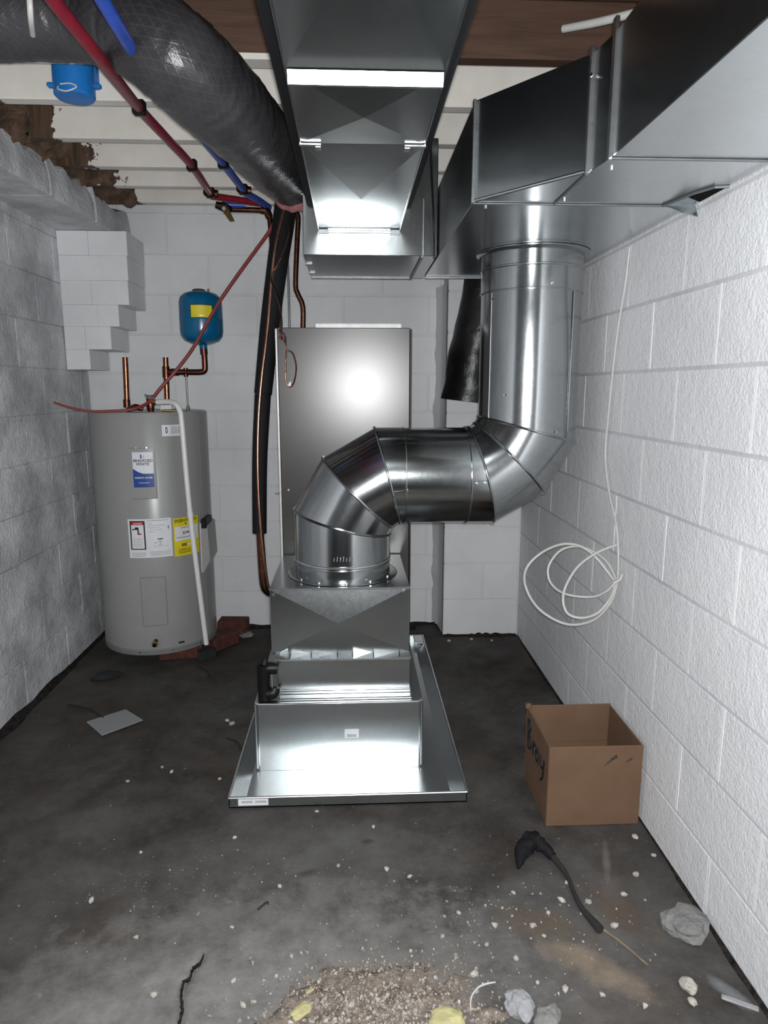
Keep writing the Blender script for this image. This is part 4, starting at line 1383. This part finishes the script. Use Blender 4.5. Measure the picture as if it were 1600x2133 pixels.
    cyl_patch('arrow_mark', 44.9, 46.3, 0.665, 0.672, 0.0024, 'label_black', y, 2)
    cyl_text('lettering', '$340', 45.5, 0.627, 0.0165, 'label_black', y, 0.0028)
    cyl_patch('small_print', 40, 52, 0.650, 0.6525, 0.0026, 'label_red', y, 6)
    cyl_patch('small_print', 35.0, 56, 0.606, 0.608, 0.0026, 'label_ink', y, 8)
    cyl_patch('small_print', 40.5, 45.5, 0.566, 0.577, 0.0026, 'label_black', y, 4)
    cyl_text('lettering', '4619', 43.0, 0.5715, 0.0085, 'yellow', y, 0.003)
    cyl_patch('small_print', 47, 52, 0.568, 0.575, 0.0026, 'label_white', y, 4)
    for k in range(3):
        cyl_patch('small_print', 36.5, 50, 0.535 + k * 0.008, 0.5375 + k * 0.008, 0.0024, 'brass', y, 6)
    # shipping label near the top, with bar code
    b = cyl_patch('barcode_label', 27.2, 49, 1.066, 1.115, 0.0016, 'label_white', t, 12)
    cyl_text('lettering', '0', 31.4, 1.091, 0.040, 'label_black', b, 0.0024, 0.0, 0.55)
    for k in range(9):
        d = 35.2 + k * 1.05
        cyl_patch('bar', d, d + (0.75 if k % 3 else 0.35), 1.076, 1.107, 0.0022, 'label_grey', b, 1)
    # drain valve
    q = Vector(cyl_pt(9.7, 0.135, HR))
    out = Vector((math.sin(math.radians(9.7)), -math.cos(math.radians(9.7)), 0))
    tube('drain_escutcheon', [q, q + out * 0.004], 0.028, 'heater', t, 24, 1)
    dv = tube('drain_valve', [q, q + out * 0.02, q + out * 0.04], [0.013, 0.012, 0.015], 'brass', t, 14, 2)
    tube('valve_handle', [q + out * 0.028 + Vector((-0.005, 0, -0.015)), q + out * 0.030 + Vector((0.006, 0, 0.018))], [0.006, 0.008], 'black_plastic', dv, 8, 1)
    tube('outlet', [q + out * 0.03, q + out * 0.046 + Vector((-0.004, 0, -0.006))], [0.010, 0.008], 'black_plastic', dv, 12, 1)
    cyl_patch('vent_slot', 31.3, 37.6, 0.108, 0.116, 0.0012, 'label_black', t, 6)
    for d in (-6, 25, 55):
        tube('rim_screw', [cyl_pt(d, HZ + 0.012, HR), cyl_pt(d, HZ + 0.012, HR + 0.006)], 0.004, 'screw', t, 8, 1)
    for d in (-2, 42):
        tube('rim_screw', [cyl_pt(d, 1.155, HR - 0.002), cyl_pt(d, 1.155, HR + 0.002)], 0.003, 'heater_rim', t, 8, 1)
    # jacket lap seam on the right flank
    tube('jacket_seam', [cyl_pt(70, HZ + 0.03, HR + 0.0005), cyl_pt(70, 1.155, HR + 0.0005)], 0.003, 'heater_rim', t, 8, 1)
    # junction box on the right flank
    x0 = HX + HR - 0.012
    jb = add_mesh('junction_box', [(x0, 3.02, 0.455), (x0 + .012, 3.02, 0.44), (x0 + .042, 3.03, 0.50), (x0 + 0.036, 3.03, 0.655), (x0, 3.03, 0.675),
                                   (x0, 3.20, 0.455), (x0 + .012, 3.20, 0.44), (x0 + .042, 3.20, 0.50), (x0 + 0.036, 3.20, 0.655), (x0, 3.20, 0.675)],
                  [(0, 1, 2, 3, 4), (5, 9, 8, 7, 6), (0, 5, 6, 1), (1, 6, 7, 2), (2, 7, 8, 3), (3, 8, 9, 4), (4, 9, 5, 0)], 'heater', t)
    box('box_opening', x0 + 0.008, x0 + 0.034, 3.026, 3.15, 0.645, 0.688, 'black_plastic', jb, 0.003)
    tube('cover_edge', [(x0 + 0.006, 3.018, 0.44), (x0 + 0.009, 3.018, 0.67)], 0.003, 'furnace_trim', jb, 8, 1)
    # pipe stubs, nipples, tee and the arm that carries the blue tank
    zt = 1.172
    for x in (-1.045, -0.862):
        st = tube('copper_stub', [(x, 3.2, zt), (x + 0.004, 3.2, 1.30), (x + 0.006, 3.2, 1.412)], 0.0125, 'copper_stub', t, 16, 2)
        tube('solder_coupling', [(x, 3.2, zt + 0.012), (x + 0.0005, 3.2, zt + 0.05)], 0.0155, 'copper_old', st, 16, 1)
        lathe('nipple', [(0.016, 0), (0.017, 0.003), (0.017, 0.012), (0.014, 0.016)], (x, 3.2, zt - 0.002), 'white_plastic', st, 20)
    tube('tee_fitting', [(-0.858, 3.2, 1.32), (-0.857, 3.2, 1.372)], 0.0165, 'copper_old', t, 16, 1)
    tube('tank_arm', [(-0.858, 3.2, 1.346), (-0.77, 3.2, 1.346), (-0.705, 3.2, 1.346), (-0.684, 3.2, 1.352), (-0.679, 3.2, 1.375), (-0.681, 3.2, 1.46)], [0.0135] * 6, 'copper_old', t, 16, 4)
    tube('arm_coupling', [(-0.681, 3.2, 1.425), (-0.682, 3.2, 1.462)], 0.017, 'copper_old', t, 16, 1)
    tube('arm_coupling', [(-0.835, 3.2, 1.346), (-0.80, 3.2, 1.346)], 0.0165, 'copper_old', t, 16, 1)
    tube('support_rod', [(-0.768, 3.2, 1.342), (-0.766, 3.2, zt + 0.001)], 0.0042, 'steel_grey', t, 10, 1)
    tube('rod_clamp', [(-0.768, 3.2, 1.325), (-0.768, 3.2, 1.365)], 0.010, 'copper_old', t, 10, 1)
    tube('rod_foot', [(-0.766, 3.2, zt + 0.022), (-0.766, 3.2, zt - 0.002)], [0.006, 0.011], 'steel_grey', t, 10, 1)
    # relief valve and its pale discharge pipe
    v = tube('relief_valve', [(-0.885, 3.02, zt), (-0.885, 3.02, zt + 0.02), (-0.885, 3.02, zt + 0.06)], [0.013, 0.017, 0.015], 'copper_old', t, 16, 2)
    tube('valve_outlet', [(-0.885, 3.02, zt + 0.04), (-0.845, 3.0, zt + 0.041)], 0.012, 'brass', v, 14, 1)
    tube('valve_cap', [(-0.885, 3.02, zt + 0.055), (-0.885, 3.02, zt + 0.072)], [0.018, 0.013], 'steel_grey', v, 12, 1)
    add_mesh('test_lever', [(-0.905, 3.01, zt + 0.068), (-0.862, 3.0, zt + 0.056), (-0.862, 3.02, zt + 0.056), (-0.905, 3.03, zt + 0.068), (-0.905, 3.01, zt + 0.075), (-0.862, 3.0, zt + 0.063), (-0.862, 3.02, zt + 0.063), (-0.905, 3.03, zt + 0.075)],
             [(0, 3, 2, 1), (4, 5, 6, 7), (0, 1, 5, 4), (1, 2, 6, 5), (2, 3, 7, 6), (3, 0, 4, 7)], 'steel_grey', v)
    tube('valve_tag', [(-0.98, 3.0, zt + 0.008), (-0.94, 2.99, zt + 0.02), (-0.91, 2.99, zt + 0.012)], [0.010, 0.015, 0.010], 'copper_old', v, 10, 4)
    box('paper_tag', -0.85, -0.80, 3.04, 3.06, zt + 0.005, zt + 0.028, 'label_white', t, 0.002)
    box('wire_nut_yellow', -0.835, -0.765, 3.0, 3.03, zt + 0.001, zt + 0.010, 'brass', t, 0.003)
    tube('discharge_pipe', PATHS['tp_pipe'], 0.0115, 'cpvc', t, 16, 6)
    tube('pipe_coupling', [PATHS['tp_pipe'][5], tuple(Vector(PATHS['tp_pipe'][5]) + Vector((-0.0008, 0, 0.018)))], 0.0135, 'cpvc', t, 16, 1)
    return t


heater()

t = thing('expansion_tank', 'blue expansion tank with yellow label above the water heater', 'tank', (-0.686, 3.2, 1.469))
TX, TY = -0.686, 3.2
lathe('tank_body', [(0.018, -0.004), (0.05, 0.004), (0.078, 0.016), (0.0925, 0.036), (0.096, 0.06), (0.096, 0.104), (0.0975, 0.108), (0.096, 0.112), (0.095, 0.185), (0.090, 0.205), (0.072, 0.222), (0.04, 0.232), (0.0, 0.234)], (TX, TY, 1.470), 'tank_blue', t, 48)
lathe('air_cap', [(0.030, 0), (0.029, 0.010), (0.020, 0.014), (0.0, 0.0145)], (TX - 0.005, TY, 1.699), 'label_ink', t, 20)
tube('air_valve', [(TX + 0.040, TY - 0.02, 1.695), (TX + 0.042, TY - 0.02, 1.712)], 0.005, 'brass', t, 8, 1)
tube('threaded_neck', [(TX + 0.003, TY, 1.472), (TX + 0.004, TY, 1.450)], 0.0175, 'tank_blue', t, 16, 1)
def tank_patch(name, d0, d1, z0, z1, lift, mat, parent):
    vs, fs = [], []
    n = 10
    for i in range(n + 1):
        a = math.radians(d0 + (d1 - d0) * i / n)
        for r_ in (0.096 + lift, 0.096 + lift - 0.0015):
            for z in (z0, z1):
                vs.append((TX + r_ * math.sin(a), TY - r_ * math.cos(a), z))
    for i in range(n):
        a, b_ = i * 4, i * 4 + 4
        fs += [(a, b_, b_ + 1, a + 1), (a + 2, a + 3, b_ + 3, b_ + 2), (a, a + 2, b_ + 2, b_), (a + 1, b_ + 1, b_ + 3, a + 3)]
    fs += [(0, 1, 3, 2), (n * 4, n * 4 + 2, n * 4 + 3, n * 4 + 1)]
    return add_mesh(name, vs, fs, mat, parent, 50)
yl = tank_patch('caution_border', -16, 43, 1.578, 1.636, 0.001, 'label_black', t)
tank_patch('caution_field', -14, 41, 1.581, 1.633, 0.0016, 'yellow', yl)
tank_patch('caution_print', -10, 36, 1.588, 1.590, 0.002, 'brass', yl)
tank_patch('caution_print', 33, 39, 1.584, 1.592, 0.002, 'label_red', yl)

# bricks the heater stands on
def brick(loc, rz, label, mat='brick', dims=(0.2, 0.095, 0.066)):
    a, b_, c = dims
    me = box_mesh('brick', -a / 2, a / 2, -b_ / 2, b_ / 2, 0, c, 0.004)
    o = link('brick', me, mat)
    o.location = loc
    o.rotation_euler = (0, 0, math.radians(rz))
    return tag(o, label, 'brick')


brick((-0.835, 3.115, 0), 8, 'red brick under the front edge of the water heater')
brick((-0.672, 3.238, 0), 52, 'dark red brick under the right edge of the water heater', 'brick', (0.16, 0.095, 0.066))
brick((-0.635, 3.395, 0), -4, 'red brick on the floor between the heater and the back wall', 'brick', (0.15, 0.09, 0.085))
brick((-1.05, 3.36, 0), 10, 'red brick under the back of the water heater')
brick((-0.708, 3.075, 0), 14, 'small black block on the floor below the discharge pipe', 'brick_dark', (0.085, 0.07, 0.045))
o = link('stone', rock_mesh('stone', 0.028, 1.4, 1, 0.6, 0.3, 2, 3), 'stone')
o.location = (-0.565, 3.36, 0)
tag(o, 'small grey stone beside the red brick at the back wall', 'stone')

# ================================================================== CEILING ODDMENTS
# blue round electrical box hung in the joist bay
t = thing('ceiling_box', 'bright blue round electrical box on a cream joist', 'electrical box', (-0.79, 2.13, 2.09))
bx, by, bz0, bz1 = -0.785, 2.138, 2.083, 2.172
prof = [(0.040, 0.0), (0.050, 0.002), (0.0555, 0.008), (0.0565, 0.05), (0.055, bz1 - bz0), (0.050, bz1 - bz0), (0.050, 0.012), (0.036, 0.010), (0.036, 0.004)]
lathe('box_shell', prof, (bx, by, bz0), 'box_blue', t, 36)
lathe('box_face', [(0.0, 0.0035), (0.048, 0.003), (0.048, 0.006), (0.0, 0.006)], (bx, by, bz0), 'box_blue', t, 30)
for s in (-1, 1):
    box('fixing_ear', bx + s * 0.063 - 0.012, bx + s * 0.063 + 0.012, by - 0.008, by + 0.010, bz0 + 0.030, bz0 + 0.042, 'box_blue', t, 0.003)
box('hanger_tab', bx + 0.030, bx + 0.050, by + 0.04, by + 0.066, bz0 + 0.05, bz1 + 0.02, 'box_blue', t, 0.002)
tube('cable_end', [(bx - 0.024, by - 0.045, bz0 + 0.018), (bx - 0.026, by - 0.054, bz0 + 0.006), (bx + 0.0, by - 0.058, bz0 - 0.001), (bx + 0.026, by - 0.054, bz0 + 0.012), (bx + 0.010, by - 0.0595, bz0 + 0.018), (bx - 0.016, by - 0.059, bz0 + 0.016)], 0.0022, 'cable_white', t, 8, 5)

tag(tube('white_pipe_stub', PATHS['pvc_stub'], [0.009, 0.0095, 0.0095], 'cable_white', None, 14, 4), 'short off-white pipe stub above the side duct at upper right', 'pipe')

# torn kraft paper hanging from the joist bays along the left wall
def kraft(y, x0, x1, z0, z1, seed, label):
    nx, nz = 14, 8
    vs, fs = [], []
    for j in range(nz + 1):
        for i in range(nx + 1):
            u, v = i / nx, j / nz
            lo = z0 + 0.035 * noise.noise(Vector((u * 5, seed, 0))) + 0.02 * noise.noise(Vector((u * 14, seed, 3)))
            x = x0 + (x1 - x0) * u + (0.03 * noise.noise(Vector((v * 5, seed, 9))) if i == nx else 0)
            z = lo + (z1 - lo) * v
            yy = y + 0.020 * noise.noise(Vector((u * 4, v * 3, seed))) - 0.02 * (1 - v)
            vs.append((x, yy, z))
    for j in range(nz):
        for i in range(nx):
            a = j * (nx + 1) + i
            fs.append((a, a + 1, a + nx + 2, a + nx + 1))
    o = add_mesh('kraft_paper', vs, fs, 'kraft', None, 60)
    md = o.modifiers.new('thickness', 'SOLIDIFY')
    md.thickness = 0.002
    return tag(o, label, 'insulation')


kraft(2.49, -1.22, -1.06, 2.075, 2.30, 1, 'brown torn paper at the ledge, nearest of the ragged pieces')
kraft(2.68, -1.22, -1.00, 2.085, 2.30, 2, 'brown torn paper hanging low at the ledge, second ragged piece')
kraft(3.00, -1.22, -0.99, 2.085, 2.30, 3, 'brown torn paper at the ledge, third ragged piece from the front')
kraft(3.26, -1.22, -0.96, 2.075, 2.30, 4, 'brown torn paper at the ledge, ragged piece nearest the back wall')

# ================================================================== RIGHT SIDE
t = thing('coiled_cable', 'off-white cable hanging down the right wall in loose coils', 'cable', PATHS['wall_cable'][-1])
tube('hanging_run', PATHS['wall_cable'], 0.0036, 'cable_white', t, 10, 6)
tube('coil_loop', PATHS['coil_a'], 0.0048, 'cable_white', t, 10, 6)
tube('coil_loop', PATHS['coil_b'], 0.0042, 'cable_white', t, 10, 6)
tube('coil_loop', PATHS['coil_c'], 0.0048, 'cable_white', t, 10, 6)
q = Vector(PATHS['wall_cable'][-1])
tube('tie', [q + Vector((-0.014, -0.006, -0.012)), q + Vector((0.002, -0.012, 0.0)), q + Vector((0.010, -0.006, 0.014))], 0.006, 'cable_white', t, 8, 3)


def cardboard_box():
    t = thing('cardboard_box', 'open brown cardboard box with black handwriting against the right wall', 'box', (0.69, 1.88, 0))
    x0, x1, y0, y1, h, w = 0.558, 0.834, 1.757, 2.015, 0.254, 0.005
    box('front_panel', x0, x1, y0, y0 + w, 0.002, h, 'card', t, 0.0012)
    box('back_panel', x0, x1, y1 - w, y1, 0.002, h + 0.004, 'card', t, 0.0012)
    lp = box('left_panel', x0, x0 + w, y0 + w, y1 - w, 0.002, h, 'card', t, 0.0012)
    box('right_panel', x1 - w, x1, y0 + w, y1 - w, 0.002, h, 'card', t, 0.0012)
    box('bottom_panel', x0 + w, x1 - w, y0 + w, y1 - w, 0.002, 0.007, 'card', t)
    box('inner_flap', x0 + 0.03, x1 - w - 0.001, y1 - w - 0.004, y1 - w - 0.0005, 0.008, 0.13, 'card', t)
    box('torn_corner', x0 - 0.006, x0 + 0.012, y1 - 0.012, y1 + 0.002, h - 0.006, h + 0.012, 'card', t, 0.003)
    # marker handwriting on the left side, running towards the camera
    strokes = [
        [(1.985, .215), (1.980, .165), (1.976, .120)],
        [(1.986, .212), (1.965, .216), (1.955, .195), (1.972, .172), (1.950, .160), (1.946, .135), (1.976, .121)],
        [(1.925, .172), (1.921, .150), (1.917, .128)], [(1.920, .155), (1.908, .172), (1.895, .170)],
        [(1.866, .160), (1.876, .172), (1.888, .158), (1.884, .136), (1.870, .134), (1.862, .150)], [(1.863, .172), (1.858, .150), (1.852, .132)],
        [(1.838, .172), (1.832, .150), (1.820, .142), (1.806, .156)], [(1.800, .176), (1.803, .150), (1.812, .115), (1.830, .098)],
    ]
    for s in strokes:
        tube('handwriting', [(x0 - 0.0002, y, z + 0.01) for y, z in s], 0.0042, 'label_black', lp, 6, 4)
    # smears on the front
    for (xa, za), (xb, zb), r_ in (((0.717, 0.188), (0.757, 0.226), 0.005), ((0.781, 0.199), (0.805, 0.217), 0.0045), ((0.742, 0.214), (0.760, 0.222), 0.007)):
        d = Vector((xb - xa, 0, zb - za)).normalized()
        n_ = Vector((-d.z, 0, d.x)) * r_
        a, b_ = Vector((xa, y0 - 0.0004, za)), Vector((xb, y0 - 0.0004, zb))
        m1 = a.lerp(b_, 0.35)
        m2 = a.lerp(b_, 0.75)
        add_mesh('smear', [a, m1 - n_ * .6, m2 - n_, b_, m2 + n_, m1 + n_ * .6], [(0, 1, 2, 3, 4, 5)], 'card_smear', t)
    return t


cardboard_box()

# ================================================================== FLOOR LITTER
HZP = PATHS['hose']
t = thing('frayed_cable', 'black frayed cable end lying on the floor before the cardboard box', 'cable', HZP[2])
tube('frayed_end', HZP[:5], [0.004, 0.022, 0.027, 0.018, 0.011], 'black_foam', t, 14, 8, lambda i, a: 1 + 0.35 * noise.noise(Vector((i * .5, math.cos(a) * 3, math.sin(a) * 3))))
tube('cable_core', HZP[4:], [0.009, 0.0065, 0.006, 0.007, 0.011], 'rust_rod', t, 10, 6)
tube('bare_strand', PATHS['straw'], [0.004, 0.003, 0.002], 'sand', t, 8, 4)

pv = PATHS['paper']
vs = [(x, y, 0.0025) for x, y, _ in pv] + [(x, y, 0.0055) for x, y, _ in pv]
tag(add_mesh('paper_sheet', vs, [(0, 3, 2, 1), (4, 5, 6, 7), (0, 1, 5, 4), (1, 2, 6, 5), (2, 3, 7, 6), (3, 0, 4, 7)], 'paper'), 'flat grey card lying on the dark floor left of the pan', 'paper')


def twig(a, b_, r_, label, mat='rust_rod', mid=None):
    a, b_ = Vector((*a, 0.004)), Vector((*b_, 0.004))
    m_ = a.lerp(b_, 0.5) + Vector((0.008, 0.012, 0.003))
    return tag(tube('twig', [a, m_, b_], r_, mat, None, 8, 5), label, 'twig')


twig((-1.17, 2.61), (-0.985, 2.49), 0.004, 'thin black twig touching the grey card')
twig((-0.475, 2.309), (-0.408, 2.222), 0.004, 'short dark twig beside the left edge of the pan')
twig((-0.733, 2.972), (-0.647, 2.852), 0.0035, 'thin dark twig on the floor in front of the heater bricks')
twig((-0.245, 1.470), (-0.222, 1.486), 0.0025, 'tiny black splinter on the open floor in front of the pan')
o = link('clod', rock_mesh('clod', 0.045, 1.5, 0.75, 0.5, 0.25, 2, 9), 'brick_dark')
o.location = (-1.10, 2.86, 0)
o.rotation_euler = (0, 0, 0.45)
tag(o, 'black oblong clod on the floor between the card and the heater', 'clod')
o = link('clod', rock_mesh('clod', 0.03, 1.2, 1.0, 0.5, 0.35, 2, 19), 'dirt_dark')
o.location = (0.30, 3.44, 0)
o.rotation_euler = (0, 0, 0.9)
tag(o, 'dark clod of rubble at the corner of the pier behind the pan', 'clod')

tag(tube('wire_scrap', PATHS['wire_bit'], [0.0018, 0.0022, 0.0022, 0.0022, 0.0018], 'cable_white', None, 8, 6), 'curved white wire scrap beside the gravel', 'wire')


def stone(name, loc, r_, sx, sy, sz, mat, label, seed, rz=0, rough=0.35, sub=3, cat='stone', group=None):
    o = link(name, rock_mesh(name, r_, sx, sy, sz, rough, sub, seed), mat)
    o.location = loc
    o.rotation_euler = (0, 0, rz)
    return tag(o, label, cat, group)


stone('concrete_chunk', (0.785, 1.37, 0), 0.056, 1.0, 0.95, 0.42, 'stone', 'large grey concrete chunk at the foot of the right wall', 11, 0.3)
stone('concrete_chunk', (0.338, 1.175, 0), 0.030, 1.0, 1.1, 0.6, 'stone_pale', 'pale flat concrete chunk at the bottom edge right of the wire scrap', 12, 0.5)
stone('concrete_chunk', (0.385, 1.143, 0), 0.027, 1.1, 0.9, 0.7, 'stone', 'rough grey chunk cut by the bottom edge of the photo', 13, 1.0)
stone('foam_chunk', (0.178, 1.150, 0), 0.034, 1.15, 0.8, 0.4, 'stone_yellow', 'yellow chunk at the bottom edge in the gravel', 14, 0.2)
stone('foam_chunk', (-0.118, 1.190, 0), 0.020, 1.2, 0.8, 0.35, 'stone_yellow', 'yellow flake at the left side of the gravel', 15, 0.8)
stone('foam_chunk', (-0.102, 1.232, 0), 0.009, 1.2, 0.8, 0.5, 'stone_yellow', 'smallest yellow crumb at the left side of the gravel', 16, 0.8)
stone('round_stone', (0.711, 1.208, 0), 0.017, 0.9, 1.2, 0.8, 'pebble', 'tan rounded stone near the lower right of the floor', 17, 0.2)
stone('round_stone', (0.702, 1.172, 0), 0.009, 1.0, 1.0, 0.8, 'pebble', 'small tan stone in front of the tan rounded stone', 18, 0.2)
me_scrap = box_mesh('plaster_strip', -0.035, 0.035, -0.006, 0.006, 0, 0.006, 0.002)
o = link('plaster_strip', me_scrap, 'stone_pale')
o.location = (0.80, 1.165, 0.001)
o.rotation_euler = (0, 0, -0.5)
tag(o, 'pale plaster strip on the floor at the lower right', 'plaster')

# single pebbles scattered over the floor
peb = [(0.256, 1.262, .010), (0.445, 1.216, .008), (0.515, 1.468, .009), (0.421, 1.392, .0075), (0.330, 1.397, .008), (0.617, 1.381, .009), (-0.669, 1.522, .008),
       (-0.434, 1.243, .008), (0.36, 1.30, .007), (0.40, 1.50, .006), (0.55, 1.53, .007), (0.47, 1.43, .006), (0.58, 1.46, .008), (0.30, 1.34, .006), (0.68, 1.48, .008),
       (0.74, 1.55, .009), (0.80, 1.70, .009), (0.82, 1.62, .007), (0.39, 1.235, .006), (0.52, 1.20, .006), (0.60, 1.17, .006), (-0.20, 1.55, .006), (-0.12, 1.86, .006),
       (0.05, 1.78, .006), (-0.52, 1.40, .006), (-0.27, 1.27, .006), (-0.24, 1.21, .007), (-0.35, 1.75, .006), (-0.60, 1.70, .005), (-0.75, 2.05, .006), (-0.62, 2.10, .007),
       (-0.66, 2.13, .006), (-0.45, 2.05, .006), (0.08, 1.60, .008), (0.14, 1.57, .006), (-0.05, 1.62, .006), (-0.50, 2.45, .008), (-0.475, 2.42, .012), (0.48, 3.24, .010),
       (0.60, 3.26, .009), (0.70, 3.24, .008), (0.44, 1.36, .005), (0.36, 1.45, .005), (0.25, 1.44, .006), (0.20, 1.37, .006), (-0.15, 1.33, .006), (-0.30, 1.42, .005)]
pm = [rock_mesh('pebble', 1.0, 1.2, 0.9, 0.75, 0.35, 1, 30 + k) for k in range(4)]
for m_ in pm:
    m_.materials.append(M['pebble'])
for k, (x, y, r_) in enumerate(peb):
    o = bpy.data.objects.new('pebble', pm[k % 4])
    COL.objects.link(o)
    o.location = (x, y, -0.001)
    o.scale = (r_, r_, r_)
    o.rotation_euler = (0, 0, k * 1.3)
    tag(o, 'small pale pebble lying loose on the concrete floor', 'pebble', 'loose pebbles on the floor')


# gravel and grit swept into a low heap at the front: nobody could count it
def heap(name, cx, cy, rx, ry, h, mat, label, seed, n_grit, rz=0.0, gmat='gravel', gs=(0.0022, 0.0065)):
    rng = random.Random(seed)
    bm = bmesh.new()
    nx, ny = 70, 46
    grid = []
    ca, sa = math.cos(rz), math.sin(rz)
    def height(u, v):
        d = math.hypot(u, v)
        return h * (1 - d * d) + h * 0.9 * noise.noise(Vector((u * 3 + seed, v * 3, 0))) + h * 0.5 * noise.noise(Vector((u * 9, v * 9, seed))) - 0.002
    for j in range(ny + 1 if h > 0 else 0):
        row = []
        for i in range(nx + 1):
            u, v = -1.35 + 2.7 * i / nx, -1.35 + 2.7 * j / ny
            x, y = u * rx, v * ry
            row.append(bm.verts.new((cx + x * ca - y * sa, cy + x * sa + y * ca, max(-0.012, height(u, v)))))
        grid.append(row)
    for j in range(ny if h > 0 else 0):
        for i in range(nx):
            q = [grid[j][i], grid[j][i + 1], grid[j + 1][i + 1], grid[j + 1][i]]
            if max(v.co.z for v in q) > -0.006:
                bm.faces.new(q).smooth = True
    for v in [v for v in bm.verts if not v.link_faces]:
        bm.verts.remove(v)
    base = [(-1, -.6, -.4), (1, -.5, -.4), (.1, 1, -.4), (0, -.1, .9), (-.5, .7, .5), (.7, .5, .4)]
    tri = [(0, 2, 1), (0, 1, 3), (1, 5, 3), (1, 2, 5), (2, 4, 5), (4, 3, 5), (0, 3, 4), (0, 4, 2)]
    for _ in range(n_grit):
        u, v = rng.gauss(0, 0.55), rng.gauss(0, 0.55)
        x, y = u * rx, v * ry
        s = gs[0] + (gs[1] - gs[0]) * rng.random() ** 3
        a = rng.uniform(0, 2 * PI)
        z = (max(0, height(u, v)) if h > 0 else -0.001) + s * 0.2
        X, Y = cx + x * ca - y * sa, cy + x * sa + y * ca
        if X > XR - 0.02:
            continue
        vv = [bm.verts.new((X + s * (p_[0] * math.cos(a) - p_[1] * math.sin(a)) * rng.uniform(.7, 1.2), Y + s * (p_[0] * math.sin(a) + p_[1] * math.cos(a)), z + s * p_[2])) for p_ in base]
        gi = 1 if rng.random() < 0.8 else 2
        for f_ in tri:
            bm.faces.new([vv[k] for k in f_]).material_index = gi
    me = bpy.data.meshes.new(name)
    bm.to_mesh(me)
    bm.free()
    for k in (mat, gmat, 'pebble'):
        me.materials.append(M[k])
    o = link(name, me)
    return tag(o, label, 'gravel', kind='stuff')


heap('gravel_heap', 0.045, 1.145, 0.22, 0.155, 0.012, 'dirt', 'low heap of dusty gravel and grit at the bottom edge', 2, 3200, 0, 'gravel', (0.0016, 0.0058))
heap('grit_scatter', 0.40, 1.40, 0.36, 0.16, 0, 'dirt', 'fine pale grit scattered on the floor between box and gravel', 6, 260, 0, 'gravel', (0.0010, 0.0042))
heap('grit_scatter', -0.40, 1.55, 0.40, 0.24, 0, 'dirt', 'fine pale grit scattered over the open floor left of the pan', 8, 200, 0, 'gravel', (0.0009, 0.0030))
